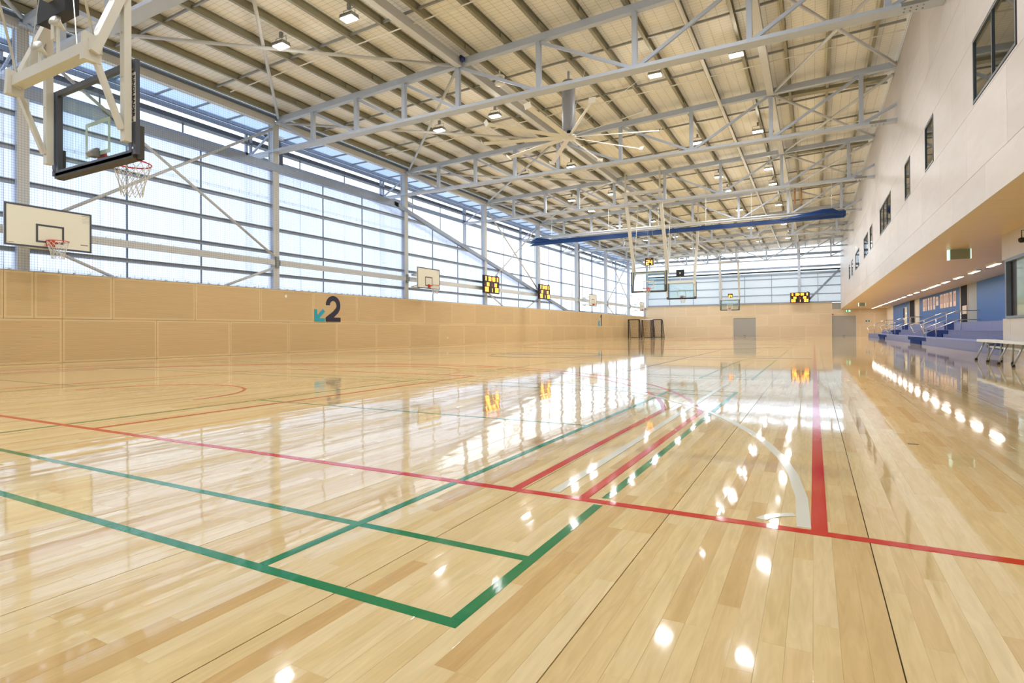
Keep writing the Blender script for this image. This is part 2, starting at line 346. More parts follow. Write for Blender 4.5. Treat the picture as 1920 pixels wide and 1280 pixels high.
# court lines -------------------------------------------------
ZL = 0.0009
NL = [0]
def cl(m, label, *rects, arcs=()):
    ZT = {'green_line':0.0008,'red_line':0.0015,'white_line':0.0022,'blue_line':0.0029}[m.name]; g = G()
    for i, (x0,x1,y0,y1) in enumerate(rects): g.box(x0,x1,y0,y1,0.0002,ZT+(0.0003 if y1-y0 > x1-x0 else 0.0))
    for cx_,cy_,r,wd,a0,a1 in arcs:
        n = max(10, int(abs(a1-a0)/4)); 
        for i in range(n):
            p = radians(a0+(a1-a0)*i/n); q = radians(a0+(a1-a0)*(i+1)/n); vs = []
            for z in (0.0002, ZT+0.0005):
                for a in (p, q):
                    for rr in (r-wd/2, r+wd/2): vs.append((cx_+rr*cos(a), cy_+rr*sin(a), z))
            g.add(vs, [(4,5,7,6),(0,2,3,1),(0,1,5,4),(2,6,7,3),(0,4,6,2),(1,3,7,5)])
    o = g.build('court_line', m, floor); o['label'] = label
def hx(x0,x1,y,wd=0.05): return (x0,x1,y-wd/2,y+wd/2)
def vy(x,y0,y1,wd=0.05): return (x-wd/2,x+wd/2,y0,y1)
CX = -7.57
for k in range(8):       # badminton courts down the hall
    yb = 1.224+8.0*k
    z = 0.04
    cl(GREEN, 'green badminton sidelines and base lines', hx(-14.26,-0.816,yb,z), hx(-14.24,-0.856,yb+0.46,z), hx(-14.24,-0.856,yb+5.64,z), hx(-14.26,-0.816,yb+6.1,z),
       vy(-0.836,yb+0.02,yb+1.12 if k == 0 else yb+6.08,z), vy(-1.6,yb+0.02,yb+6.08,z), vy(-14.24,yb+0.02,yb+6.08,z), vy(-13.48,yb+0.02,yb+6.08,z),
       vy(-5.56,yb+0.02,yb+6.08,z), vy(-9.52,yb+0.02,yb+6.08,z), hx(-5.54,-1.62,yb+3.05,z), hx(-13.46,-9.54,yb+3.05,z))
    if k == 0: cl(GREEN, 'green badminton doubles line beyond the red base line', vy(-0.836,2.45,yb+6.08,z))
for (ya, yb_) in ((2.39,30.4), (36.4,64.4)):
    for base, s in ((ya,1),(yb_,-1)):
        hy = base+s*1.575
        A = (lambda a0,a1: (a0,a1)) if s == 1 else (lambda a0,a1: (-a0,-a1))
        def vs_(x,a,b,wd=0.05): return vy(x, min(base+s*a, base+s*b), max(base+s*a, base+s*b), wd)
        x_end = 3.4 if (s == 1 and ya < 10) else 0.04
        cl(RED, 'red basketball base line', hx(-15.2 if x_end < 1 else -17.0, x_end, base, 0.05))
        cl(RED, 'red three point lines beside the sideline', vs_(-0.93,0.02,3.05,0.045), vs_(-1.275,0.02,3.05,0.045), vs_(-14.21,0.02,3.05,0.045), vs_(-13.86,0.02,3.05,0.045),
           arcs=[(CX,hy,6.79,0.045,*A(12.5,167.5)), (CX,hy,6.47,0.045,*A(13.2,166.8))])
        cl(RED, 'red key lines and free throw semicircle', vs_(CX-2.45,0.02,5.8,0.04), vs_(CX+2.45,0.02,5.8,0.04), hx(CX-2.45,CX+2.45,base+s*5.8,0.04),
           arcs=[(CX,base+s*5.8,1.8,0.04,*A(0,180)), (CX,hy,1.3,0.04,*A(0,180))])
        cl(WHITE_L, 'white futsal goal arc meeting the base line', arcs=[(CX+1.53,base+s*0.04,6.0,0.05,*A(0,90)), (CX-1.53,base+s*0.04,6.0,0.05,*A(90,180))])
        cl(WHITE_L, 'small white corner arc at the base line', arcs=[(0.0,base,0.205,0.04,*A(112,160))])
    cl(RED, 'broad red court sideline', vy(0.012,ya+0.02,yb_-0.02,0.056), vy(-15.15,ya+0.02,yb_-0.02,0.05))
    cl(WHITE_L, 'white line between the two red lines', vy(-1.085,ya+0.05,ya+6.2,0.05))
    cl(BLUE_L, 'faint blue centre circle and blue court lines', vy(-3.1,ya+8,yb_-8,0.04), hx(-15.1,-0.05,(ya+yb_)/2,0.04), arcs=[(CX,(ya+yb_)/2,1.8,0.05,0,360)])
tag(G().box(0.54,0.60,4.505,4.53,0.0,0.002).build('floor_socket_cover', mat('brown_cover',(104,88,70),0.5)), 'tiny brown socket cover set in the floor right of the red sideline', 'cover')

# ---------------------------------------------------------------- left wall: ply dado, glazing, girts
wl = structure(G().box(XL-0.25,XL-0.035,YF,YB,0,2.34).build('wall_left', CONC)); wl['label'] = 'long left wall with plywood dado under tall translucent glazing'
def ply_panel(u0,u1,z0,z1,axis,face,parent,mats,bd=0.055,name='plywood_panel'):
    """panel in a wall plane; axis 'x' = wall at constant x (u = y), facing +x; 'y' = wall at constant y (u = x), facing -y"""
    g = G(); gp = 0.004; u0 += gp; u1 -= gp; z0 += gp; z1 -= gp; th = 0.03
    def P(u, z, d): return (face+d, u, z) if axis == 'x' else (u, face-d, z)
    o = [(u0,z0),(u1,z0),(u1,z1),(u0,z1)]; i = [(u0+bd,z0+bd),(u1-bd,z0+bd),(u1-bd,z1-bd),(u0+bd,z1-bd)]
    vs = [P(a,b,-th) for a,b in o]+[P(a,b,0) for a,b in o]+[P(a,b,0) for a,b in i]
    fs = [(0,1,5,4),(1,2,6,5),(2,3,7,6),(3,0,4,7),(4,5,9,8),(5,6,10,9),(6,7,11,10),(7,4,8,11)]
    if axis == 'y': fs = fs
    g.add(vs, fs, 0); g.add([P(a,b,0) for a,b in i], [(0,1,2,3)], 1)
    return g.build(name, mats, parent)
def joints(first, last, anchor, pitch):
    k = math.floor((first-anchor)/pitch)+1; js = [first]
    while anchor+k*pitch < last-0.1:
        if anchor+k*pitch > first+0.1: js.append(anchor+k*pitch)
        k += 1
    return js+[last]
jb = joints(YF, YB, 7.585, 2.452)
jt = joints(YF, 6.2, 6.35-2.452, 2.452)[:-1]+[6.35,6.97,7.59]+joints(8.81, YB, 8.81, 2.449)
for a, b in zip(jb, jb[1:]): ply_panel(a,b,0.0,1.17,'x',XL,wl,[PLY,PLYP])
for a, b in zip(jt, jt[1:]): ply_panel(a,b,1.17,2.38,'x',XL,wl,[PLY,PLYP])
part('capping', G().box(XL-0.26,XL+0.004,YF,YB,2.381,2.40), STEEL, wl)
# inner opal sheets below the falling roof line of the neighbouring wing
XI, XO = -18.0, -19.45
def ztop(y): return 6.95 if y < 21.5 else max(2.38, 6.95-(y-21.5)*4.57/21.4)
SW = 0.3895; ycur = -9.9
while ycur < 42.7:
    y0, y1 = ycur+0.008, min(ycur+SW, 42.8)-0.008
    z0a, z1a = ztop(y0), ztop(y1)
    if min(z0a, z1a) > 2.45: G().prism([(y0,2.40),(y1,2.40),(y1,z1a),(y0,z0a)], 0, XI-0.012, XI).build('opal_sheet', SHEET_IN, wl)
    ycur += SW
for y in [9.35-2.33*3-7.7*k for k in range(2)]+[9.35-7.7,11.65-7.7]+[9.35,11.65,16.95,19.25,24.6,27.0,32.1,34.5,39.7]:
    if ztop(y) > 2.6: part('seam_bar', G().box(XI,XI+0.035,y-0.018,y+0.018,2.4,ztop(y)), DARKSEAM, wl)
for z in (2.93,3.78,4.65,5.52,6.39):
    ye = 42.9 if z < 2.5 else (21.5+(6.95-z)/4.57*21.4 if z < 6.9 else 21.5)
    for a, b in zip([YF]+TY[2:], TY[2:]+[YB]):
        b2 = min(b, ye)
        if b2 > a+0.3: part('girt', G().box(XI+0.04,XI+0.10,a+0.14,b2-(0.14 if b2 == b else 0),z-0.06,z+0.06).box(XI+0.10,XI+0.16,a+0.14,b2-(0.14 if b2 == b else 0),z+0.045,z+0.06), GIRT, wl)
part('top_rail', G().bar((XI+0.1,YF,6.98),(XI+0.1,21.6,6.98),0.2,0.30), GIRT, wl)
part('raking_rail', G().bar((XI+0.12,21.3,7.0),(XI+0.12,42.9,2.42),0.16,0.20).bar((XI-0.25,18.5,7.3),(XI-0.25,42.9,2.5),0.12,0.1), GIRT, wl)
# outer screen: clear sheets on posts and rails
for y in [YF+0.2+1.93*k for k in range(40)]:
    if y+1.92 < YB: G().box(XO-0.012,XO,y+0.01,y+1.915,2.2,8.05).build('clear_sheet', SHEET_OUT, wl)
for z in (2.6,3.75,4.95,6.2,7.65):
    part('outer_rail', G().box(XO+0.02,XO+0.10,YF,YB,z-(0.05 if z < 7 else 0.1),z+(0.05 if z < 7 else 0.12)), GIRT, wl)
for k, y in enumerate(TY[1:]):
    part('outer_post', G().box(XO+0.02,XO+0.10,y-0.15,y-0.05,0,8.5).box(XO+0.02,XO+0.10,y+0.05,y+0.15,0,8.5), STEEL, wl)
    part('outer_seam', G().box(XO+0.02,XO+0.05,y+2.5,y+2.54,2.2,8.1).box(XO+0.02,XO+0.05,y+5.1,y+5.14,2.2,8.1), DARKSEAM, wl)
# braces in the wall plane
def xb(name, *segs, r=0.045, root=wl, m=CREAM):
    for a, b in segs: part(name, G().tube([a,b], r, 8), m, root, True)
for i in (2,5,8):
    y0, y1 = TY[i]+0.15, TY[i+1]-0.15
    xb('wall_brace', ((XL-0.12,y0,3.62),(XL-0.12,y1,8.4)), ((XL-0.05,y0,8.2),(XL-0.05,y1,3.62)), ((XL-0.12,y1,3.18),(XL-0.12,y1-1.95,2.4)), ((XL-0.12,y0,3.18),(XL-0.12,y0+1.95,2.4)))
for a, b in zip(TY[:-1], TY[1:]): part('mid_rail', G().box(XL-0.2,XL-0.04,a+0.12,b-0.12,3.30,3.50), CREAM, wl)
part('mid_rail', G().box(XL-0.2,XL-0.04,TY[-1]+0.12,YB,3.30,3.50), CREAM, wl)

# safety net hung inside the near glazing: threads as geometry
g = G(); t = 0.0019
y = 1.0
while y < 22.2:
    g.quad((XL+0.1,y-t,2.40),(XL+0.1,y+t,2.40),(XL+0.1,y+t,8.55),(XL+0.1,y-t,8.55)); y += 0.066
z = 2.42
while z < 8.55:
    g.quad((XL+0.1,1.0,z-t),(XL+0.1,22.2,z-t),(XL+0.1,22.2,z+t),(XL+0.1,1.0,z+t)); z += 0.066
tag(g.build('protective_netting', NET), 'fine dark ball netting hung in front of the near left windows', 'net', kind='stuff')
g = G()
for k in range(60): g.box(XL-0.0,XL+0.11,1.2+0.35*k-0.015,1.2+0.35*k+0.015,2.40,2.415)
part('net_clip', g, STEEL, wl)

# ---------------------------------------------------------------- roof
roof = structure(G().prism([(-17.95,ztc(-17.95)+0.42),(2.9,ztc(2.9)+0.42),(2.9,ztc(2.9)+0.5),(-17.95,ztc(-17.95)+0.5)], 1, YF, YB+0.5).build('ceiling', INSUL))
roof['label'] = 'low pitched roof lined with foil faced insulation under wire mesh'
g = G(); x = -17.9
while x < 2.8:
    zz = ztc(x)+0.395; g.quad((x-0.003,YF,zz),(x+0.003,YF,zz),(x+0.003,YB,zz),(x-0.003,YB,zz)); x += 0.30
y = YF
while y < YB:
    g.quad((-17.9,y-0.003,ztc(-17.9)+0.395),(2.8,y-0.003,ztc(2.8)+0.395),(2.8,y+0.003,ztc(2.8)+0.395),(-17.9,y+0.003,ztc(-17.9)+0.395)); y += 0.15
o = part('wire_mesh', g, WIRE, roof); o['kind'] = 'stuff'
PX_ = [-4.28-1.195*k for k in range(-6, 12)]
for x in PX_:
    if x > 2.6 or x < -17.8: continue
    z0 = ztc(x)+0.2; g = G()
    g.prism([(x-0.055,z0),(x+0.035,z0),(x+0.035,z0+0.012),(x+0.0,z0+0.012),(x+0.0,z0+0.19),(x+0.05,z0+0.19),(x+0.05,z0+0.2),(x-0.012,z0+0.2),(x-0.012,z0+0.012),(x-0.055,z0+0.03)], 1, YF, YB)
    for yy in TY[1:]: g.box(x+0.004,x+0.03,yy-0.45,yy+0.45,z0+0.015,z0+0.17)
    part('purlin', g, GALV, roof)
for yy in TY[:-1]:
    for d in (1.95,5.0): part('bridging_bar', G().prism([(-17.4,ztc(-17.4)+0.26),(2.4,ztc(2.4)+0.26),(2.4,ztc(2.4)+0.32),(-17.4,ztc(-17.4)+0.32)], 1, yy+d-0.025, yy+d+0.025), GALV2, roof)
    part('sprinkler_pipe', G().tube([(-17.0,yy+5.25,ztc(-17)+0.12),(2.4,yy+5.25,ztc(2.4)+0.12)],0.018,6), PVC, roof)
    part('roof_vent', G().box(-1.1,2.3,yy+1.0,yy+1.3,9.40,9.52), GALV, roof)
part('conduit_pipe', G().tube([(-3.0,YF,9.13),(-3.0,YB,9.13)],0.055,8), PVC, roof, True)
for x, w_, h_ in ((-9.5,0.2,0.26),(-1.3,0.22,0.24),(-17.85,0.22,0.22)):
    for a, b in zip(TY[:-1], TY[1:]): part('tie_beam', G().box(x-w_/2,x+w_/2,a+0.1,b-0.1,ztc(x)-0.06,ztc(x)-0.06+h_), CREAM, roof)
    part('tie_beam', G().box(x-w_/2,x+w_/2,TY[-1]+0.1,YB,ztc(x)-0.06,ztc(x)-0.06+h_), CREAM, roof)
for a, b in zip(TY[:-1], TY[1:]):
    zc, zd, ze = ztc(-17.6)+0.02, ztc(-9.6)+0.02, ztc(-1.3)+0.02
    for s in (((-17.5,a+0.15,zc),(-9.7,b-0.15,zd)), ((-17.5,b-0.15,zc+0.1),(-9.7,a+0.15,zd+0.1)), ((-1.2,b-0.15,ze),(2.4,a+0.5,ztc(2.4))), ((-1.2,a+0.15,ze),(2.4,b-0.4,ztc(2.4)-0.02))):
        part('roof_brace', G().tube(s,0.05,8), CREAM, roof, True)
# eaves outside the columns
part('eaves_lining', G().box(-19.0,-17.95,YF,YB,8.66,8.67), EAVE, roof)
g = G(); y = YF+0.3
while y < YB: g.box(-19.0,-17.97,y-0.02,y+0.02,8.60,8.66); y += 1.28
part('eaves_rib', g, GALV2, roof)
part('eaves_rail', G().box(-19.12,-19.02,YF,YB,8.55,8.70).box(-19.36,-19.26,YF,YB,8.45,8.6), GIRT, roof)
part('eaves_flashing', G().box(-17.99,-17.96,YF,YB,8.82,9.03), GIRT, roof)
part('cable_tray', G().box(XO-0.05,XO+0.25,YF,YB,8.10,8.14).box(XO-0.05,XO,YF,YB,8.14,8.36), TRAY, roof)
part('eaves_roof', G().box(-20.3,-17.9,YF,YB,8.98,8.99), EAVE, roof)

# trusses
TXS = [-15.85,-13.77,-11.70,-9.60,-6.85,-4.07,-1.30,1.46]
ORD = ['first','second','third','fourth','fifth','sixth','seventh','eighth','ninth','tenth']
def truss(y, label):
    t = thing('roof_truss', label, 'roof truss', (0,y,7.5), 0, 'steel roof trusses')
    yo = y
    part('bottom_chord', G().box(-19.35,XR+0.08,yo-0.17,yo+0.17,7.53,7.62), STEEL, t)
    part('top_chord', G().prism([(-17.6,ztc(-17.6)),(XR+0.08,ztc(XR)),(XR+0.08,ztc(XR)+0.2),(-17.6,ztc(-17.6)+0.2)],1,yo-0.09,yo+0.09), STEEL, t)
    for x in TXS: part('web_post', G().box(x-0.065,x+0.065,yo-0.065,yo+0.065,7.62,ztc(x)+0.01), STEEL, t)
    xs = [-17.6]+TXS
    for i in range(len(xs)-1):
        a, b = xs[i], xs[i+1]
        if a < -4.5: p, q = (a+0.07,yo,ztc(a)-0.03), (b-0.07,yo,7.64)
        else: p, q = (a+0.07,yo,7.64), (b-0.07,yo,ztc(b)-0.03)
        part('web_diagonal', G().bar(p,q,0.07,0.085), STEEL, t)
    part('web_diagonal', G().bar((1.52,yo,7.66),(XR+0.05,yo,8.15),0.07,0.085), STEEL, t)
    part('outrigger_brace', G().bar((-19.3,yo,7.65),(-17.85,yo,8.45),0.06,0.06), STEEL, t)
    g = G()
    for k in range(4): 
        for s in (-0.07,0.07): g.lathe([(0.016,-0.015),(0.016,0.0)], (1.75+0.11*k,yo+s,7.53), 6)
    for k in range(4): g.cbox((1.75+0.11*k,yo-0.178,7.575),(0.03,0.02,0.03))
    g.box(1.68,2.15,yo-0.176,yo-0.169,7.535,7.615)
    part('bolted_splice', g, GALV2, t)
    return t
for i, y in enumerate(TY):
    if i == 0: lab = 'grey steel roof truss behind the viewpoint'
    elif i == 1: lab = 'grey steel roof truss just behind the viewpoint'
    elif i == 2: lab = 'grey steel truss at the top edge above the near glass backboard'
    elif i == 3: lab = 'large grey steel truss crossing in front of the big ceiling fan'
    elif i == 4: lab = 'grey steel truss directly behind the big ceiling fan'
    elif i == 9: lab = 'last grey steel truss before the end wall'
    else: lab = ORD[i-4]+' grey steel truss beyond the big ceiling fan'
    truss(y, lab)
# columns
for i, y in enumerate(TY[1:]):
    t = thing('steel_column', ['grey steel column behind the viewpoint','netted grey steel column behind the near white backboard','grey steel column rising past the bases of the nearest wall braces','grey steel column left of the second white backboard','grey column carrying the nearer wall scoreboard','grey column carrying the farther wall scoreboard','grey wall column next after the farther scoreboard','second grey wall column after the farther scoreboard','grey wall column nearest the far left corner'][i], 'column', (XL,y,0), 0, 'grey steel columns along the left wall')
    part('shaft', G().box(XL-0.36,XL-0.14,y-0.10,y+0.10,2.39,ztc(XL)), STEEL, t)
    part('flange', G().box(XL-0.14,XL-0.115,y-0.13,y+0.13,2.40,ztc(XL)-0.02), CREAM, t)
    part('head_plate', G().box(XL-0.25,XL+0.12,y-0.15,y+0.15,ztc(XL)-0.02,ztc(XL)+0.02), STEEL, t)
    part('rear_flange', G().box(XL-0.385,XL-0.36,y-0.13,y+0.13,2.40,ztc(XL)-0.02), CREAM, t)
    part('cleat', G().box(XL-0.11,XL-0.04,y-0.06,y+0.06,3.2,3.62), GALV2, t)

# ---------------------------------------------------------------- back wall
wb = structure(G().box(XL-0.3,6.7,YB+0.035,YB+0.25,0,3.5).build('wall_back', CONC)); wb['label'] = 'far end wall of plywood panels under a tinted glazed screen'
D1, D2 = (-7.9,-5.6,2.06), (1.66,3.78,2.12)
def panel_cut(a, b, z0, z1, holes):
    cuts = [(a,b,z0,z1)]
    for h0,h1,hz in holes:
        new = []
        for (u0,u1,v0,v1) in cuts:
            if h1 <= u0+0.01 or h0 >= u1-0.01 or hz <= v0+0.01: new.append((u0,u1,v0,v1)); continue
            if u0 < h0-0.02: new.append((u0,h0,v0,v1))
            if u1 > h1+0.02: new.append((h1,u1,v0,v1))
            if v1 > hz+0.02: new.append((max(u0,h0),min(u1,h1),max(v0,hz),v1))
        cuts = new
    return cuts
for r, (z0,z1) in enumerate(((0,1.18),(1.18,2.36),(2.36,3.55))):
    js = joints(XL, 6.4, -5.66+(1.225 if r == 1 else 0), 2.45)
    for a, b in zip(js, js[1:]):
        zt = z1 if b < XR+0.9 else min(z1, ZS)
        for (u0,u1,v0,v1) in panel_cut(a, b, z0, zt, [D1,D2]):
            if v1-v0 > 0.15 and u1-u0 > 0.15: ply_panel(u0,u1,v0,v1,'y',YB,wb,[PLYB,PLYBP],0.05)
part('sill', G().box(XL,XR,YB-0.10,YB+0.1,3.55,3.68), GIRT, wb)
x = XL
while x < XR-0.1:
    G().box(x+0.01,min(x+0.98,XR)+0.0095,YB+0.06+0.004*(int(round(x*10)) % 2),YB+0.062+0.004*(int(round(x*10)) % 2),3.65,6.9).build('tinted_sheet', SHEET_BACK, wb); x += 0.98
for z in (4.47,5.33,6.22): part('girt', G().box(XL,XR,YB-0.02,YB+0.05,z-0.05,z+0.05), GIRT, wb)
part('gutter_beam', G().box(XL,XR,YB-0.05,YB+0.15,6.6,6.78).box(XL,XR,YB-0.05,YB+0.1,7.28,7.5), GIRT, wb)
part('dark_band', G().box(XL,XR,YB+0.02,YB+0.05,6.92,7.1), DKGREY, wb)
part('head_beam', G().box(XL,XR,YB-0.05,YB+0.15,8.62,8.86), GIRT, wb)
for x in (-14.9,-12.2,-6.7,-4.0,0.4): part('seam_bar', G().box(x-0.02,x+0.02,YB-0.01,YB+0.06,3.6,6.8), DARKSEAM, wb)
for x in (-17.5,-9.24,-1.33): part('end_post', G().box(x-0.13,x+0.13,YB-0.32,YB-0.08,3.55,ztc(x)+0.1), STEEL, wb)
part('raking_beam', G().bar((XR-0.1,YB-0.06,6.9),(-0.7,YB-0.06,3.6),0.12,0.2), GIRT, wb)
x = XL
while x < XR-0.5:
    G().box(x+0.01,x+1.94,YB+0.1,YB+0.112,7.5,8.62).build('clear_sheet', SHEET_OUT, wb); x += 1.95
def shutter(name, x0, x1, zt, label):
    t = structure(G().box(x0-0.02,x1+0.02,YB+0.12,YB+0.16,0,zt).build(name, DKGREY)); t['label'] = label
    n = int(zt/0.085)
    for k in range(n):
        z = 0.03+k*(zt-0.03)/n; hh = (zt-0.03)/n
        G().add([(x0,YB+0.10,z),(x1,YB+0.10,z),(x1,YB+0.06,z+hh*0.3),(x0,YB+0.06,z+hh*0.3),(x1,YB+0.06,z+hh*0.7),(x0,YB+0.06,z+hh*0.7),(x1,YB+0.10,z+hh),(x0,YB+0.10,z+hh)],
                [(0,1,2,3),(3,2,4,5),(5,4,6,7)]).build('slat', SHUT, t)
    part('door_frame', G().box(x0-0.06,x0,YB-0.02,YB+0.12,0,zt).box(x1,x1+0.06,YB-0.02,YB+0.12,0,zt).box(x0-0.06,x1+0.06,YB-0.02,YB+0.12,zt,zt+0.06), WALLCREAM, t)
    part('pull_handle', G().box((x0+x1)/2-0.1,(x0+x1)/2+0.1,YB+0.03,YB+0.075,0.07,0.11), BLACK, t)
shutter('door_1', *D1, 'grey roller shutter door in the middle of the end wall')
shutter('door_2', *D2, 'grey roller shutter door under the exit sign in the end wall')

# front wall behind the viewpoint (same make-up as the far end)
wf = structure(G().box(XL-0.3,6.7,YF-0.25,YF,0,3.55).build('wall_front', PLYB)); wf['label'] = 'plywood end wall behind the viewpoint'
part('tinted_sheet', G().box(XL,XR,YF-0.08,YF-0.06,3.55,7.0), SHEET_BACK, wf); part('clear_sheet', G().box(XL,XR,YF-0.08,YF-0.06,7.5,8.62), SHEET_OUT, wf)
part('head_beam', G().box(XL,XR,YF-0.1,YF,8.62,9.3).box(XL,XR,YF-0.1,YF,7.0,7.5), GIRT, wf)

# ---------------------------------------------------------------- right wall
wr = structure(G().box(XR+0.2,XR+0.3,YF,YB,ZS+0.3,9.6).build('wall_right', CONC)); wr['label'] = 'tall whitewashed plywood wall overhanging the spectator side'
WINS = [(9.95,12.27,2),(15.95,17.02,1),(19.5,20.52,1),(24.1,27.75,3),(31.25,32.55,1),(33.6,36.3,3),(39.9,43.4,3),(46.2,47.6,1),(49.5,51.15,1)]
WZ0, WZ1 = 4.60, 5.68
rows = [(ZS,3.40),(3.40,4.55),(4.55,WZ1+0.03),(WZ1+0.03,6.85),(6.85,8.0),(8.0,9.42)]
for r, (z0,z1) in enumerate(rows):
    js = joints(YF, YB, 2.0+(1.2 if r % 2 else 0), 2.4)
    if r == 2:
        for (a,b,_) in WINS: js += [a-0.03,b+0.03]
        js = sorted(j for j in js if not any(a-0.02 < j < b+0.02 for a,b,_ in WINS))
    for a, b in zip(js, js[1:]):
        if r == 2 and any(a < (wa+wb_)/2 < b for wa,wb_,_ in WINS): 
            G().box(XR,XR+0.03,a+0.002,b-0.002,z0+0.002,WZ0-0.01).build('wall_panel', PLYW, wr); continue
        if b-a < 0.02: continue
        G().box(XR,XR+0.03,a+0.0025,b-0.0025,z0+0.003,z1-0.003).build('wall_panel', PLYW, wr)
part('batten', G().box(XR+0.031,XR+0.2,YF,YB,ZS+0.1,4.5).box(XR+0.03,XR+0.2,YF,YB,5.8,9.4), CONC, wr)
for i, (a,b,n) in enumerate(WINS):
    q = structure(G().box(XR+0.17,XR+0.19,a-0.02,b+0.02,WZ0-0.02,WZ1+0.02).build('window_%d' % (i+1), DKGREY)); q['label'] = ['large two pane','single narrow','single narrow','wide three pane','narrow','three pane','three pane','narrow','narrow'][i]+' dark framed window in the pale right wall'
    g = G(); f = 0.045
    g.box(XR-0.01,XR+0.05,a,b,WZ0,WZ0+f).box(XR-0.01,XR+0.05,a,b,WZ1-f,WZ1).box(XR-0.01,XR+0.05,a,a+f,WZ0+f,WZ1-f).box(XR-0.01,XR+0.05,b-f,b,WZ0+f,WZ1-f)
    part('window_frame', g, WFRAME, q)
    for k in range(n):
        y0 = a+f+(b-a-2*f)*k/n; y1 = a+f+(b-a-2*f)*(k+1)/n
        part('pane', G().box(XR+0.012,XR+0.02,y0+0.012,y1-0.012,WZ0+f,WZ1-f), DGLASS, q)
        if k: part('mullion', G().box(XR-0.008,XR+0.03,y0-0.018,y0+0.018,WZ0+f,WZ1-f), WFRAME, q)
# soffit, back blue wall, doors below
sf = structure(G().box(XR+0.031,6.9,YF,YB+0.03,ZS,ZS+0.08).build('ceiling_soffit', SOFFIT)); sf['label'] = 'warm plywood soffit over the tiered seats'
for y in [16.26+2.4*k for k in range(-8, 21)]:
    pass
part('edge_trim', G().box(XR-0.004,XR+0.031,YF,YB,ZS-0.012,ZS+0.0015), WALLCREAM, sf)
XB = 6.4
ws = structure(G().box(XB+0.05,XB+0.25,YF,YB+0.3,0,ZS).build('wall_seating', GREYW)); ws['label'] = 'recessed wall behind the tiered seats'
for a,b,m_,nm in ((16.3,31.87,BLUEW,'blue_wall_panel'),(31.87,33.33,GREYW,'grey_wall_panel'),(35.07,47.2,BLUEW,'blue_wall_panel'),(47.38,49.0,WALLCREAM,'cream_pilaster'),(51.78,61.8,BLUEW,'blue_wall_panel'),(61.8,YB,WALLCREAM,'cream_wall_panel')):
    part(nm, G().box(XB,XB+0.05,a+0.004,b-0.004,0.6,ZS), m_, ws)
for i,(a,b,lab) in enumerate(((33.45,34.9,'tall black door with a notice beside the handrail'),(49.2,51.75,'tall black door by the cream pillar'))):
    d = structure(G().box(XB+0.0,XB+0.06,a,b,1.04,ZS-0.0).build('door_%d' % (i+3), DOORBLK)); d['label'] = lab
    part('door_frame', G().box(XB-0.03,XB+0.05,a-0.09,a-0.005,1.04,ZS).box(XB-0.03,XB+0.05,b+0.005,b+0.09,1.04,ZS), WALLCREAM, d)
    if i == 0: part('notice', G().box(XB-0.01,XB-0.003,a+0.3,b-0.3,1.45,1.85), WALLCREAM, d)
d = structure(G().box(XB-0.02,XB+0.03,53.1,54.3,1.04,2.45).build('door_5', WALLCREAM)); d['label'] = 'pale door standing in the far blue wall'
part('door_opening', G().box(XB-0.04,XB-0.021,54.3,54.9,1.04,2.4), DOORBLK, d); part('exit_handle', G().box(XB-0.06,XB-0.02,53.3,53.36,1.9,2.0), SIGNW, d)

# photo posters on the blue wall
POST = [(44.94,45.75),(44.28,44.8),(43.35,43.9),(42.45,43.1),(41.5,42.1),(40.5,41.25),(39.2,40.05),(38.45,39.05),(37.65,38.3),(36.85,37.45),(35.9,36.55)]
PALS = [(236,206,190),(228,196,170),(238,214,196),(230,200,188),(236,216,206)]
PN = ['first','second','third','fourth','fifth','','seventh','eighth','ninth','tenth','last']
for i,(a,b) in enumerate(POST):
    sq = i == 5
    t = thing('photo_poster', 'small square photo print in the middle of the poster row' if sq else ('tall narrow pinkish photo print on the blue wall, %s from the left' % PN[i]), 'poster', (XB,(a+b)/2,2.0), 0, None if sq else 'tall photo prints on the blue wall')
    z0, z1 = (2.1,2.62) if sq else (1.9,2.68)
    part('print', G().box(XB-0.022,XB-0.006,a,b,z0,z1), mat('poster_%d' % i, PALS[i % 5], 0.4, noise=0.25, scale=14), t)
    part('image_band', G().box(XB-0.024,XB-0.022,a+0.12,b-0.12,z0+0.25,z1-0.12), mat('poster_ink_%d' % i, (186,140,130), 0.4, noise=0.5, scale=18), t)

# ---------------------------------------------------------------- tiered seating
tr = thing('tiered_seating', 'lilac grey carpeted seating tiers along the right wall', 'seating', (5.4,40,0))
for k,(xa,z0,z1,ya,yb) in enumerate(((4.55,0.0,0.34,16.3,63.0),(5.35,0.34,0.68,16.3,60.0),(6.0,0.68,1.04,16.3,57.5))):
    js = joints(ya,yb,18.0,2.4)
    for a, b in zip(js, js[1:]): part('tier_block', G().box(xa,XB-0.0,a+0.003,b-0.003,z0,z1-0.02).box(xa-0.008,XB-0.0,a+0.003,b-0.003,z1-0.02,z1), TIER, tr)
def step(x, y0, y1, z0, z1, d=0.25): part('aisle_step', G().box(x-d,x-0.009,y0,y1,z0,z1-0.015).box(x-d-0.01,x-0.009,y0,y1,z1-0.015,z1), DKBLUE, tr)
for y0,y1,a0,a1 in ((31.9,37.4,33.07,36.25),(47.9,53.6,48.96,52.3),(17.0,21.3,17.0,19.8)):
    step(4.55,y0,y1,0.17,0.34,0.02); step(4.55,a0,a1,0.0,0.17,0.06)
for y0,y1,a0,a1 in ((31.7,36.9,32.9,36.9),(47.5,53.0,48.6,51.7)):
    step(5.35,y0,y1,0.5,0.68,0.02); step(5.35,a0,a1,0.341,0.5,0.05)
step(6.0,34.3,36.4,0.681,1.04,0.03); step(6.0,49.35,52.3,0.681,1.04,0.03)
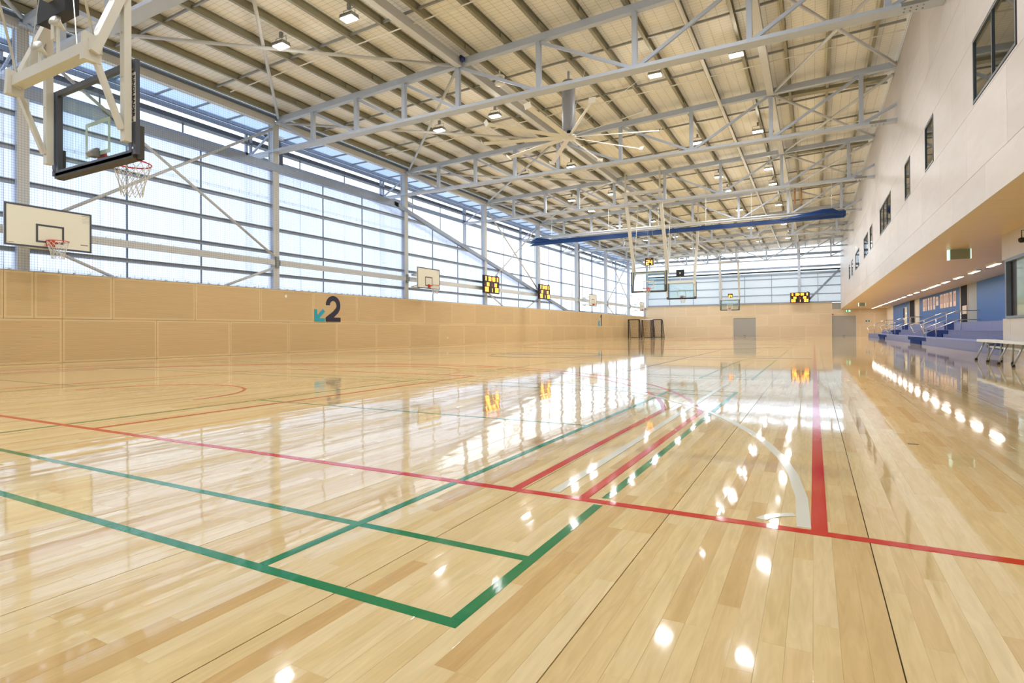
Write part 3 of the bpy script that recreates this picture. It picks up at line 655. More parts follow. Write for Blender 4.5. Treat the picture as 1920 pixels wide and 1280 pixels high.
HR = [(31.4,'stainless handrail on the near side of the nearer aisle'),(34.5,'stainless handrail on the far side of the nearer aisle'),(46.0,'stainless handrail on the near side of the farther aisle'),(49.2,'stainless handrail on the far side of the farther aisle'),(60.8,'stainless handrail at the far end of the tiers')]
for y, lab in HR:
    t = thing('handrail', lab, 'handrail', (4.9,y,0.34), 0, 'stainless handrails in the seating aisles')
    part('top_rail', G().tube([(4.28,y,0.93),(5.62,y,1.54),(6.38,y,1.54)],0.022,8), STAIN, t, True)
    part('lower_rail', G().tube([(4.28,y,0.93),(4.42,y,0.55),(4.55,y,0.60),(5.66,y,1.14),(6.38,y,1.14)],0.02,8), STAIN, t, True)
    for x, zb in ((4.85,0.34),(5.75,0.68)): part('post', G().tube([(x,y,zb),(x,y,0.93+(min(x,5.62)-4.28)*0.455)],0.02,8), STAIN, t, True)
    part('wall_bracket', G().box(6.36,6.395,y-0.03,y+0.03,1.50,1.58).box(6.36,6.395,y-0.03,y+0.03,1.10,1.18), STAIN, t)
t = thing('handrail', 'bent stainless grab rail behind the corner of the white office box', 'handrail', (4.5,18.5,0.34), 0, 'stainless handrails in the seating aisles')
part('top_rail', G().tube([(4.25,16.45,1.06),(4.28,18.1,1.0),(4.30,18.35,0.92),(4.36,18.1,0.75),(4.6,16.5,0.42),(4.7,16.45,0.35)],0.03,8), STAIN, t, True)

# soffit strip lights
NTH = ['first','second','third','fourth','fifth','sixth','seventh','eighth','ninth','tenth','eleventh','twelfth','thirteenth','fourteenth','fifteenth','sixteenth','seventeenth','eighteenth']
ys = [22.6,25.1,27.6,30.1,32.1,35.4,38.0,40.5,43.0,45.4,47.5,50.7,53.0,55.4,57.6,59.8,62.2,64.6]
for y in ys:
    l = 2.7 if y in (32.1,47.5) else 1.25
    t = thing('strip_light', (NTH[ys.index(y)]+' glowing soffit strip light counted from the office box'+(', double length' if l > 2 else '')), 'light', (5.1,y+l/2,ZS), 0, 'strip lights in the plywood soffit')
    part('housing', G().box(5.02,5.18,y,y+l,ZS-0.045,ZS), WHITE, t); part('diffuser', G().box(5.04,5.16,y+0.03,y+l-0.03,ZS-0.056,ZS-0.0455), STRIP, t)
# ---------------------------------------------------------------- office box
ob = thing('office_box', 'white panelled office box with a long window at the right edge', 'booth', (5.0,12,0))
BX, BY = 3.72, 16.26
for a, b in ((-9.9,-2.0),(-2.0,4.0),(4.0,8.4),(8.4,12.05),(12.05,15.72),(15.72,BY)):
    part('lower_panel', G().box(BX,BX+0.05,a+0.003,b-0.003,0,0.965), PLYW, ob)
    part('header_panel', G().box(BX-0.005,BX+0.05,a+0.003,b-0.003,2.26,ZS-0.002), PLYW, ob)
part('end_panel', G().box(BX+0.051,XB-0.001,BY-0.05,BY,0,ZS-0.002), PLYW, ob)
part('window_frame', G().box(BX-0.03,BX+0.08,-9.9,15.95,2.19,2.255).box(BX-0.03,BX+0.08,-9.9,15.95,0.97,1.02).box(BX-0.03,BX+0.08,15.86,15.95,1.02,2.19).box(BX-0.03,BX+0.08,9.0,9.06,1.02,2.19), FRAMEBL, ob)
part('window_edge', G().box(BX+0.055,BX+0.062,15.45,15.86,1.02,2.19), BLACK, ob)
part('window_glass', G().box(BX+0.05,BX+0.054,-9.8,15.45,1.02,2.19), TGLASS, ob)
t = thing('wall_bracket_device', 'small black device on a bracket at the header of the office box', 'lamp', (BX,14.35,2.55))  # black device on a bracket, gives no light
part('bracket', G().tube([(BX-0.01,14.35,2.66),(BX-0.14,14.35,2.66),(BX-0.14,14.35,2.52)],0.008,6), BLACK, t); part('device_head', G().lathe([(0.03,-0.05),(0.055,-0.02),(0.055,0.03),(0.02,0.05)],(BX-0.14,14.35,2.47),12), BLACK, t, True)

# ---------------------------------------------------------------- bench
t = thing('folding_bench', 'long white folding bench with splayed metal legs by the office box', 'bench', (3.66,15.5,0))
part('seat', G().box(3.45,3.70,13.2,17.25,0.44,0.495), BENCHW, t)
part('lower_rail', G().box(3.655,3.695,13.3,17.2,0.30,0.345), BENCHW, t)
part('rail_end_cap', G().box(3.645,3.705,17.2,17.28,0.29,0.355), BLACK, t)
for y in (17.05,16.05,15.2,14.2):
    for s, xt, xf in ((1,3.56,3.40),(-1,3.64,3.655)):
        l = G().tube([(xt,y,0.445),(xf,y+(0.12 if s < 0 else 0),0.03)],0.018,8); lo = part('leg', l, ALU, t, True)
        f = G().lathe([(0.028,0.0),(0.03,0.03),(0.02,0.05)],(xf,y+(0.12 if s < 0 else 0),0.0),10).build('rubber_foot', BLACK, lo, True)
part('stretcher', G().box(3.5,3.68,13.6,13.64,0.40,0.44).box(3.5,3.68,16.6,16.64,0.40,0.44), ALU, t)

# ---------------------------------------------------------------- court signs "2" and "1" with arrows
def sign(y, body, w2, label):
    # numerals drawn in wall coordinates: u runs along +y, facing +x
    t = thing('court_sign', label, 'sign', (XL,y,1.2))
    def uv(u, z): return (y+u, 1.205+z)
    if body == '2':
        R0, R1, cu, cz = 0.40, 0.19, 0.41, 0.68
        # outline of a heavy 2
        out = []
        for a in range(180, -46, -15): out.append((cu+R0*cos(radians(a)), cz-0.02+R0*sin(radians(a))))
        out += [(0.36,0.19),(0.81,0.19),(0.81,0.0),(0.0,0.0),(0.02,0.12),(0.10,0.25)]
        inn = []
        for a in range(-40, 181, 20): inn.append((cu+R1*0.98*cos(radians(a)), cz-0.02+R1*sin(radians(a))))
        poly = out[:16]+[(0.62,0.36),(0.42,0.20),(0.40,0.18),(0.81,0.18),(0.81,0.0),(0.0,0.0),(0.03,0.14),(0.13,0.28)]+[(0.50,0.53)]+inn[1:]
        # build as strips so that no concave fill is needed
        g = G(); outer = [(cu+R0*cos(radians(a)), cz+R0*sin(radians(a))) for a in range(180,-31,-14)]; inner = [(cu+R1*cos(radians(a)), cz+R1*sin(radians(a))) for a in range(180,-31,-14)]
        outer += [(0.69,0.38),(0.44,0.18)]; inner += [(0.42,0.44),(0.02,0.19)]
        for i in range(len(outer)-1):
            q = [outer[i],outer[i+1],inner[i+1],inner[i]]
            g.prism([(uv(*p)[0],uv(*p)[1]) for p in q], 0, XL, XL+0.012)
        g.prism([uv(*p) for p in ((0,0),(0.82,0),(0.82,0.18),(0.0,0.18))], 0, XL, XL+0.0125)
        g.prism([uv(*p) for p in ((0.0,0.17),(0.46,0.17),(0.44,0.20),(0.05,0.20))], 0, XL, XL+0.0122)
    else:
        g = G(); g.prism([uv(*p) for p in ((0.22,0),(0.42,0),(0.42,1.1),(0.28,1.1),(0.02,0.92),(0.02,0.76),(0.22,0.86))], 0, XL, XL+0.012)
    part('numeral', g, NAVY, t)
    g = G(); ax = -0.60
    g.prism([uv(ax+a,b) for a,b in ((0,0),(0.55,0),(0.55,0.14),(0.0,0.14))],0,XL,XL+0.011).prism([uv(ax+a,b) for a,b in ((0,0.14),(0.15,0.14),(0.15,0.50),(0,0.50))],0,XL,XL+0.011)
    g.prism([uv(ax+a,b) for a,b in ((0.10,0.14),(0.26,0.14),(0.56,0.42),(0.44,0.52),(0.10,0.20))],0,XL,XL+0.0112)
    part('arrow', g, TEAL, t)
sign(16.80, '2', 0, 'black number 2 with a teal arrow on the plywood dado')
sign(50.6, '1', 0, 'black number 1 with a teal arrow far down the plywood dado')
tag(G().box(XL,XL+0.03,14.75,14.85,2.1,2.2).build('wall_sensor', WHITE), 'small white square sensor high on the plywood dado', 'sensor')
tag(G().lathe([(0.05,0),(0.045,0.03)],(0,0,0),12).build('wall_socket', WHITE), 'small round white fitting low on the plywood beyond the 2', 'socket'); o = bpy.data.objects['wall_socket']; o.location = (XL+0.001,25.5,0.42); o.rotation_euler = (0,pi/2,0)

# ---------------------------------------------------------------- basketball hoops
def rim_parts(root, y0, z, m, plate=True):
    """local frame: board face at y=y0, ring towards +y"""
    c = (0, y0+0.375, z)
    rim = G().ring(c, 0.225, 0.010, 2, 36, 8); rim.build('rim', m, root, True)
    G().box(-0.09,0.09,y0+0.002,y0+0.03,z-0.1,z+0.06).prism([(y0+0.03,z+0.01),(y0+0.17,z+0.01),(y0+0.17,z-0.015),(y0+0.03,z-0.08)],0,-0.07,0.07).build('rim_mount', m, root)
    g = G(); nn = 12; L = [(0.222,0.0),(0.2,-0.08),(0.175,-0.17),(0.15,-0.26),(0.135,-0.34),(0.125,-0.42)]
    for d in (0.5,-0.5):
        for i in range(nn):
            pts = []
            for j,(r,dz) in enumerate(L):
                a = 2*pi*(i+d*j)/nn; pts.append((c[0]+r*cos(a), c[1]+r*sin(a), c[2]-0.012+dz))
            g.tube(pts, 0.005, 4)
    g.build('net', CORD, root, True)
def frame_rect(g, x0, x1, z0, z1, t, y0, y1, mi=0):
    g.box(x0,x1,y0,y1,z0,z0+t,mi).box(x0,x1,y0,y1,z1-t,z1,mi).box(x0,x0+t,y0,y1,z0+t,z1-t,mi).box(x1-t,x1,y0,y1,z0+t,z1-t,mi)
    return g
def wall_hoop(y, label, detail=True):
    r = thing('wall_basketball_hoop', label, 'basketball hoop', (XL+0.9,y,0), -pi/2, 'white wall mounted basketball hoops')
    G().box(-0.915,0.915,-0.03,0.0,2.89,3.91).build('backboard', BOARD, r)
    frame_rect(G(), -0.915,0.915,2.89,3.91,0.045,0.0005,0.006).build('border', DKFRAME, r)
    frame_rect(G(), -0.295,0.295,3.03,3.48,0.045,0.0005,0.005).build('target_square', DKFRAME, r)
    rim_parts(r, 0.006, 3.05, ORANGE)
    g = G()
    for s in (-0.6,0.6): g.tube([(s,-0.03,3.1),(s*0.5,-0.86,3.0)],0.025,8).tube([(s,-0.03,3.7),(s*0.5,-0.86,3.6)],0.025,8)
    g.box(-0.3,0.3,-0.83,-0.79,2.95,3.05).box(-0.3,0.3,-0.83,-0.79,3.55,3.65).box(-0.85,0.85,-0.07,-0.03,3.08,3.14).box(-0.85,0.85,-0.07,-0.03,3.66,3.72)
    g.build('support_arm', SILVER, r, True)
    if detail:
        g = G().box(-0.86,-0.68,0.0005,0.003,3.83,3.842)
        for k in range(5): g.box(-0.86,-0.70+0.02*(k % 2),0.0005,0.003,3.79-0.035*k,3.793-0.035*k)
        g.build('notice', mat('grey_notice_ink',(120,120,116),0.5), r); G().box(-0.83,-0.66,0.0005,0.003,3.07,3.085).build('maker_mark', BLACK, r)
        G().box(0.72,0.86,0.0005,0.003,2.965,2.975).build('maker_mark', mat('pale_mark',(170,168,150),0.5), r)
    return r
wall_hoop(6.95, 'largest white wall mounted hoop at the left edge')
wall_hoop(22.65, 'white wall mounted hoop nearest the first wall scoreboard')
wall_hoop(46.2, 'white wall mounted hoop past both wall scoreboards')
wall_hoop(62.0, 'white wall mounted hoop above the portable goals in the corner')

def seven(g, ch, u0, z0, w_, h_, t, y, dy, mi=0):
    SEG = {'0':'abcdef','1':'bc','2':'abged','3':'abgcd','4':'fgbc','5':'afgcd','6':'afgedc','7':'abc','8':'abcdefg','9':'abcdfg'}
    P = {'a':(u0,u0+w_,z0+h_-t,z0+h_),'d':(u0,u0+w_,z0,z0+t),'g':(u0,u0+w_,z0+h_/2-t/2,z0+h_/2+t/2),'f':(u0,u0+t,z0+h_/2,z0+h_),'e':(u0,u0+t,z0,z0+h_/2),'b':(u0+w_-t,u0+w_,z0+h_/2,z0+h_),'c':(u0+w_-t,u0+w_,z0,z0+h_/2)}
    for s in SEG[ch]: a = P[s]; g.box(a[0],a[1],y,y+dy,a[2],a[3],mi)
def shot_clock(x, y, z, rot, label, dead=False, extra=''):
    r = thing('shot_clock', label, 'shot clock', (x,y,z), rot)
    G().box(-0.26,0.26,-0.10,0.0,-0.23,0.23).build('casing', BLACK if dead else OFFW, r)
    G().box(-0.235,0.235,0.0005,0.006,-0.205,0.205).build('face', SBROWN, r)
    if not dead or True:
        g = G(); 
        # viewed from the front the local x axis runs right to left, so digits are laid out mirrored
        for k, ch in enumerate('24'):
            gg = G(); seven(gg, ch, 0, 0, 0.15, 0.24, 0.038, 0.006, 0.006)
            off = 0.03+0.19*k
            g.add([(0.205-(v[0]+off), v[1], v[2]-0.17) for v in gg.v], [f[::-1] for f in gg.f])
        g.build('digit', AMBER, r)
        g = G().box(-0.09,0.09,0.006,0.010,0.12,0.17); g.build('small_clock', DIMLED, r)
    G().box(-0.03,0.03,-0.09,-0.05,-0.46,-0.23).build('bracket', OFFW, r)
    G().box(-0.04,0.04,-0.14,-0.10,-0.06,0.06).build('back_plate', OFFW, r)
    return r
def hanging_hoop(x, y, rot, label, top_dy=4.2, clockdead=False):
    """local: board front face y=0 facing +y, drop frame leans back towards +y (court centre) overhead"""
    r = thing('hanging_basketball_hoop', label, 'basketball hoop', (x,y,0), rot, 'ceiling hung glass basketball hoops')
    frame_rect(G(), -0.915,0.915,2.89,4.03,0.07,-0.09,-0.035).build('steel_frame', DKFRAME, r)
    for s in (-1,1): G().box(min(s*1.0,s*0.93),max(s*1.0,s*0.93),-0.09,-0.04,2.9,4.03).build('side_channel', DKFRAME, r)
    G().box(-0.90,0.90,-0.03,-0.018,2.92,4.0).build('glass_board', BGLASS, r)
    frame_rect(G(), -0.295,0.295,3.05,3.50,0.05,-0.0175,-0.012).build('target_square', GWHITE, r)
    frame_rect(G(), -0.915,0.915,2.91,4.03,0.03,-0.034,-0.014).build('glass_edge', GWHITE if rot else DKFRAME, r)
    G().box(-0.94,0.94,-0.09,0.03,2.86,2.93).box(-0.965,-0.905,-0.05,0.03,2.86,3.26).box(0.905,0.965,-0.05,0.03,2.86,3.26).build('padding', PAD, r)
    rim_parts(r, 0.02, 3.05, REDRIM)
    G().prism([(-0.10,3.02),(-0.02,3.02),(-0.02,3.13),(-0.06,3.13),(-0.13,3.06)],0,-0.06,0.06).build('rim_release', DUCT, r)
    # masts, cross tube, braces, leaning arms
    for s in (-0.93,0.93):
        G().box(s-0.045,s+0.045,-0.20,-0.12,3.03,4.75).build('mast', OFFW, r)
        G().bar((s-0.0,-0.50,3.93),(s,-0.21,3.16),0.05,0.07,(1,0,0)).build('lower_brace', OFFW, r)
        G().bar((s,-0.52,3.92),(s,-0.50+top_dy*0.36,8.1),0.17,0.09,(0,-1,0.4)).build('drop_arm', OFFW, r)
        G().tube([(s,-0.50,4.12),(s,-0.9,6.0),(s,-1.4,8.0)],0.016,6).build('back_stay', SILVER, r, True)
        G().prism([(-0.62,3.82),(-0.44,3.82),(-0.42,4.1),(-0.6,4.14)],0,s-0.04,s+0.04).build('gusset', OFFW, r)
        g = G()
        for z in (3.18,3.78,4.3): g.lathe([(0.014,0),(0.014,0.012)],(s,-0.2,z),8)
        for z in (2.97,3.3,3.7,3.9): g.cbox((s*1.035,-0.095,z),(0.025,0.02,0.025))
        g.build('bolt', CHROME, r)
    G().box(-0.98,0.98,-0.57,-0.43,3.93,4.06).build('cross_tube', OFFW, r)
    G().box(-1.1,1.1,-0.5+top_dy*0.36-0.1,-0.5+top_dy*0.36+0.1,8.05,8.2).build('pivot_beam', OFFW, r)
    for s in (-0.93,0.93): G().box(s-0.04,s+0.04,-0.54+top_dy*0.36,-0.46+top_dy*0.36,8.2,9.35).build('roof_hanger', OFFW, r)
    for s in (-0.6,0.6): G().tube([(s,-0.51,4.05),(s*0.2,-0.42,6.2),(s*0.2,-0.3,8.1)],0.006,5).build('hoist_cable', SILVER, r)
    return r
hoopA = hanging_hoop(-8.08, 3.87, 0, 'big glass backboard hung at upper left, seen from behind')
lab = text_mesh('RINGLEADER', 0.085, 'lettering', BLACK, 0.001, 0.002)
st = G().box(0.985,1.0005,-0.092,-0.090,3.30,3.86).build('maker_sticker', WHITE, hoopA)
G().box(0.925,1.003,-0.0935,-0.0905,3.28,3.87).build('maker_sticker', WHITE, hoopA)
o = place('lettering', lab, hoopA); o.matrix_local = Matrix.Translation((0.964,-0.0942,3.59)) @ Matrix.Rotation(pi/2, 4, 'X') @ Matrix.Rotation(-pi/2, 4, 'Z')
hanging_hoop(-8.02, 30.95, pi, 'glass backboard facing the camera under the hanging 24 clock', 4.6)
hanging_hoop(-7.92, 39.25, 0, 'glass backboard seen from behind with a dark clock box above', 4.6)
hanging_hoop(-8.02, 65.0, pi, 'farthest glass backboard low in front of the end wall', 3.0)
nc_ = shot_clock(-8.36, 3.62, 4.98, 0, 'black clock box on the near hoop frame seen from behind', True); nc_.scale = (1.35,1.5,1.15)
shot_clock(-8.0, 31.06, 4.57, pi, 'amber 24 shot clock above the nearer far backboard')
shot_clock(-7.97, 39.15, 4.63, 0, 'dark shot clock box above the backboard seen from behind', True)
shot_clock(-7.97, 65.1, 4.47, pi, 'small amber 24 shot clock above the farthest backboard')
for (x,z,lab_) in ((-8.72,4.42,'white horn speaker low left on the near hoop frame'),(-8.25,4.62,'white horn speaker beside the black clock box')):
    t = thing('horn_speaker', lab_, 'speaker', (x,3.5,z)); t.scale = (0.6,0.6,0.6); o = G().lathe([(0.03,-0.16),(0.05,-0.08),(0.075,0.0),(0.12,0.08),(0.13,0.09)],(0,0,0),16).build('horn', OFFW, t, True); o.rotation_euler = (radians(70),0,0.4)
    G().box(-0.03,0.03,-0.02,0.02,-0.6 if z < 4.5 else -0.9,0.02).build('bracket', OFFW, t); G().box(-0.04,0.04,-0.05,0.05,-0.03,0.03).build('driver', BLACK, t)

# ---------------------------------------------------------------- scoreboards
def scoreboard(loc, rot, label):
    r = thing('scoreboard', label, 'scoreboard', loc, rot, 'amber digit scoreboards')
    W, Hh = 1.84, 1.06
    G().box(-W/2,W/2,-0.12,0,0,Hh).build('casing', BLACK, r); G().box(-W/2+0.02,W/2-0.02,0.0005,0.01,0.02,Hh-0.02).build('face', SBROWN, r)
    def digs(txt, u, z, w_, h_, t, m, name='digit'):
        g = G()
        for k, ch in enumerate(txt):
            if ch == ':':
                g.box(-(u+k*w_*1.35+w_*0.5+0.02),-(u+k*w_*1.35+w_*0.5-0.02),0.01,0.016,z+h_*0.3,z+h_*0.3+0.04).box(-(u+k*w_*1.35+w_*0.5+0.02),-(u+k*w_*1.35+w_*0.5-0.02),0.01,0.016,z+h_*0.65,z+h_*0.65+0.04); continue
            gg = G(); seven(gg, ch, 0, 0, w_, h_, t, 0.01, 0.006)
            g.add([(-(v[0]+u+k*w_*1.35), v[1], v[2]+z) for v in gg.v], [f[::-1] for f in gg.f])
        g.build(name, m, r)
    digs('00:00', -0.40, 0.74, 0.12, 0.24, 0.042, AMBER); digs('0', -0.76, 0.74, 0.12, 0.24, 0.04, AMBER); digs('0', 0.62, 0.74, 0.12, 0.24, 0.04, AMBER)
    digs('00', -0.60, 0.42, 0.11, 0.2, 0.036, AMBER); digs('00', 0.32, 0.42, 0.11, 0.2, 0.036, AMBER); digs('0', -0.05, 0.42, 0.09, 0.17, 0.03, DIMLED)
    digs('00', -0.80, 0.08, 0.16, 0.27, 0.05, AMBER); digs('1', -0.05, 0.08, 0.1, 0.22, 0.04, AMBER); digs('00', 0.40, 0.08, 0.16, 0.27, 0.05, AMBER)
    for u in (-0.84,0.84): G().box(u-0.02,u+0.02,0.01,0.016,0.45,0.53).build('lamp_dot', DIMLED, r)
    G().box(-0.80,-0.68,-0.09,-0.03,Hh,Hh+0.07).build('horn', BLACK, r)
    return r
scoreboard((XL+0.42,29.68,3.08), -pi/2, 'amber scoreboard on the wall column right of the second hoop')
scoreboard((XL+0.42,37.36,3.08), -pi/2, 'farther amber scoreboard on the left wall')
sb_ = scoreboard((-1.27,66.5,3.58), pi, 'wide amber scoreboard mounted on the end wall')
G().box(-0.3,0.3,-0.2,-0.12,0.3,0.36).build('mounting_arm', STEEL, sb_); G().box(-0.3,0.3,-0.2,-0.12,0.75,0.81).build('mounting_arm', STEEL, sb_)
for yy in (29.9,37.6): tag(G().box(XL+0.05,XL+0.29,yy-0.05,yy+0.05,3.3,3.4).box(XL+0.05,XL+0.29,yy-0.05,yy+0.05,3.8,3.9).build('scoreboard_bracket', STEEL), 'steel bracket behind the '+('nearer' if yy < 30 else 'farther')+' wall scoreboard', 'bracket')

# ---------------------------------------------------------------- divider curtain
t = thing('divider_curtain', 'rolled blue vinyl divider curtain hoisted under the roof', 'curtain', (-7.8,34.9,6.85))
g = G(); xs = [-17.15,-17.0,-16.7,-16.2]+[-15.5+0.6*k for k in range(24)]+[-1.2,-0.6,0.0,0.5,0.9,1.2,1.4,1.55]
pts = []; rad = []
for x in xs:
    rr = 0.085
    if x < -16.0: rr = 0.085+0.11*max(0,min(1,(x+17.2)/0.5)) if x < -16.6 else 0.15
    if x > -1.5: rr = 0.09+0.17*max(0,min(1,(x+1.5)/2.2)) if x < 1.2 else 0.16
    pts.append((x,34.9,6.78+rr+0.02*sin(x*2.1)*0.3)); rad.append(rr*(1+0.08*sin(x*5.3)))
part('rolled_fabric', g.tube(pts, rad, 14), BLUE_V, t, True)
part('hoist_tube', G().tube([(-16.9,34.9,7.18),(1.5,34.9,7.18)],0.06,8), SILVER, t, True)
part('bottom_fold', G().add([(-17.3,34.82,6.62),(1.5,34.82,6.72),(1.5,34.98,6.72),(-17.3,34.98,6.62),(-16.8,34.82,6.80),(1.4,34.82,6.9),(1.4,34.98,6.9),(-16.8,34.98,6.80)],[(0,3,2,1),(4,5,6,7),(0,1,5,4),(1,2,6,5),(2,3,7,6),(3,0,4,7)]), BLUE_V, t)
for x in (-15.6,-11.6,-8.4,-5.6,-3.1,0.9): part('hanging_strap', G().tube([(x,34.9,6.9),(x,34.9,ztc(x)+0.25)],0.015,6), SILVER, t)

# ---------------------------------------------------------------- big fan
FX, FY, FZ = -6.98, 17.03, 7.05
t = thing('ceiling_fan', 'very large ten blade ceiling fan with a grey motor drum', 'fan', (FX,FY,FZ))
part('motor_drum', G().lathe([(0.205,0.22),(0.215,0.24),(0.215,1.80),(0.19,1.84)],(FX,FY,FZ),28), DUCT, t, True)
part('neck', G().tube([(FX,FY,FZ+0.05),(FX,FY,FZ+0.25)],0.07,10), BLACK, t, True)
part('drop_rod', G().tube([(FX,FY,FZ+1.83),(FX,FY,9.2)],0.04,10), STEEL, t, True)
part('hub', G().lathe([(0.10,-0.07),(0.22,-0.05),(0.24,0.0),(0.24,0.05),(0.18,0.08)],(FX,FY,FZ),24), FANB, t, True)
for k in range(10):
    a = radians(17+36*k); b = G(); c_, s_ = cos(a), sin(a)
    def q(r, o_, z): return (FX+c_*r-s_*o_, FY+s_*r+c_*o_, FZ+z)
    vs = []
    for r, wd in ((0.22,0.06),(0.9,0.065),(2.85,0.055)):
        for o_, z in ((-wd,-0.03),(wd,0.035),(wd*0.9,0.05),(-wd,-0.012)): vs.append(q(r,o_,z))
    fs = [(0,1,2,3),(8,11,10,9)]
    for i in (0,4): fs += [(i,i+4,i+5,i+1),(i+1,i+5,i+6,i+2),(i+2,i+6,i+7,i+3),(i+3,i+7,i+4,i)]
    bo = part('blade', b.add(vs, fs), FANB, t)
    w_ = G(); w_.add([q(2.85,-0.1,-0.05),q(2.85,0.1,-0.01),q(2.93,0.1,0.12),q(2.93,-0.1,0.08),q(2.87,-0.1,-0.05),q(2.87,0.1,-0.01),q(2.95,0.1,0.12),q(2.95,-0.1,0.08)],[(0,3,2,1),(4,5,6,7),(0,1,5,4),(1,2,6,5),(2,3,7,6),(3,0,4,7)])
    w_.build('winglet', WHITE, bo)
for a in (0.6,2.2,3.8,5.4): part('guy_wire', G().tube([(FX+0.2*cos(a),FY+0.2*sin(a),FZ+0.3),(FX+2.4*cos(a),FY+2.4*sin(a),9.05)],0.008,5), SILVER, t)
t = thing('ceiling_dome', 'round white dome fitting under the roof left of the fan drum', 'fitting', (-8.75,15.6,8.55))
part('base_disc', G().lathe([(0.17,0.24),(0.17,0.27)],(-8.75,15.6,8.6),20), WHITE, t, True); part('drum', G().lathe([(0.10,-0.02),(0.15,0.0),(0.15,0.08),(0.13,0.10),(0.1,0.24)],(-8.75,15.6,8.6),20), WHITE, t, True); part('drop_stem', G().tube([(-8.75,15.6,8.86),(-8.75,15.6,9.05)],0.03,8), WHITE, t, True)
t = thing('roof_fixing', 'small round dark blue fitting where the beam meets the big truss', 'fitting', (-9.3,14.3,9.0))
part('cap', G().lathe([(0.03,-0.07),(0.07,-0.06),(0.08,0.03),(0.05,0.06)],(-9.3,14.3,9.0),14), mat('dark_blue_plastic',(24,44,110),0.4), t, True); part('strap', G().box(-9.36,-9.30,14.22,14.38,9.02,9.1), BLACK, t)

# ---------------------------------------------------------------- high bay lamps
lamp_me = {}
def lamp_proto():
    r = thing('high_bay_lamp', None, 'lamp', (0,0,0), 0, 'bright rectangular lamps under the roof')
    G().box(-0.21,0.21,-0.14,0.14,0.02,0.06).build('housing', HEATSINK, r)
    g = G()
    for k in range(14): g.box(-0.20+0.03*k,-0.19+0.03*k,-0.13,0.13,0.06,0.12)
    g.build('heat_sink', HEATSINK, r)
    G().box(-0.19,0.19,-0.12,0.12,0.0,0.0195).build('diffuser', LAMP, r)
    G().tube([(-0.2,0,0.05),(-0.2,0,0.26),(0.2,0,0.26),(0.2,0,0.05)],0.010,6).box(-0.04,0.04,-0.04,0.04,0.26,0.40).build('bracket', HEATSINK, r)
    return r
LX = [-12.8,-10.3,-4.4,-1.98]; LYS = [-5.0,2.9,10.6,18.0,25.4,31.6,35.0,41.0,48.7,56.3,63.8]
rowname = ['behind the viewpoint','overhead at the viewpoint','nearest the camera','just before the fan','in the bay behind the fan','in the second bay behind the fan','above the blue curtain','just past the blue curtain','in the second bay past the curtain','in the third bay past the curtain','nearest the end wall']
colname = ['leftmost','left middle','right middle','rightmost']
proto = lamp_proto()
ld = bpy.data.lights.new('lamp_light', 'AREA'); ld.shape = 'RECTANGLE'; ld.size = 0.38; ld.size_y = 0.24; ld.energy = HALL_LAMP; ld.color = (0.97,0.98,1.0)
sp_ = bpy.data.lights.new('lamp_ceiling_fill', 'POINT'); sp_.energy = 8; sp_.shadow_soft_size = 0.12; sp_.color = (1.0,0.99,0.96)  # added point light below each lamp, brightens the ceiling
first = True
for j, y in enumerate(LYS):
    for i, x in enumerate(LX):
        yy = y
        o = proto if first else copy_tree(proto); first = False
        z = ztc(x)+0.2-0.4
        o.location = (x,yy,z); o['label'] = colname[i]+' bright roof lamp of the row '+rowname[j]
        l = bpy.data.objects.new('lamp_light', ld); COL.objects.link(l); l.location = (0,0,-0.004); l.parent = o
        l = bpy.data.objects.new('lamp_ceiling_fill', sp_); COL.objects.link(l); l.location = (0,0,-0.13); l.parent = o
sd = bpy.data.lights.new('strip_glow', 'AREA'); sd.shape = 'RECTANGLE'; sd.size = 0.12; sd.size_y = 1.2; sd.energy = 16; sd.color = (1.0,0.94,0.86)
for o in [q for q in COL.objects if q.name.startswith('strip_light')]:
    l = bpy.data.objects.new('strip_glow', sd); COL.objects.link(l); l.location = (0,0,-0.06); l.parent = o

# ---------------------------------------------------------------- exit signs
def exit_sign(x, y, rot, label, lit=True):
    r = thing('exit_sign', label, 'exit sign', (x,y,ZS-0.33 if lit else ZS-0.30), rot)
    G().box(-0.02,0.02,-0.01,0.01,0.2,0.33 if lit else 0.30).build('stem', SILVER, r)
    G().box(-0.24,0.24,-0.02,0.02,0.0,0.2).build('sign_body', GREENL if lit else WHITE, r)
    for s in (-0.021,0.021):
        g = G().box(0.04,0.19,min(s,s*1.1),max(s,s*1.1),0.04,0.16); g.build('door_symbol', SIGNW, r)
        g = G().box(-0.16,-0.12,min(s,s*1.1),max(s,s*1.1),0.03,0.14).box(-0.19,-0.08,min(s,s*1.1),max(s,s*1.1),0.08,0.11).box(-0.15,-0.12,min(s,s*1.1),max(s,s*1.1),0.145,0.17); g.build('running_figure', SIGNW, r)
exit_sign(3.05, 66.0, 0, 'green lit exit sign over the right roller shutter')
for (x,y,lb) in ((3.35,18.3,'pale hanging exit sign box near the office box'),(3.35,51.7,'pale hanging exit sign box far along the soffit')):
    r = thing('hanging_sign', lb, 'exit sign', (x,y,ZS-0.02))
    part('casing', G().box(x-0.22,x+0.2,y-0.04,y+0.04,ZS-0.27,ZS-0.02), mat('sign_grey_green',(150,160,140),0.4), r); part('lit_edge', G().box(x-0.27,x-0.22,y-0.05,y+0.05,ZS-0.29,ZS-0.02).box(x+0.2,x+0.22,y-0.05,y+0.05,ZS-0.27,ZS-0.02), mat('lit_acrylic',(210,244,234),0.3,emit=(200,244,230),estr=1.0), r)
    part('mount', G().box(x-0.05,x+0.05,y-0.03,y+0.03,ZS-0.02,ZS), SILVER, r)
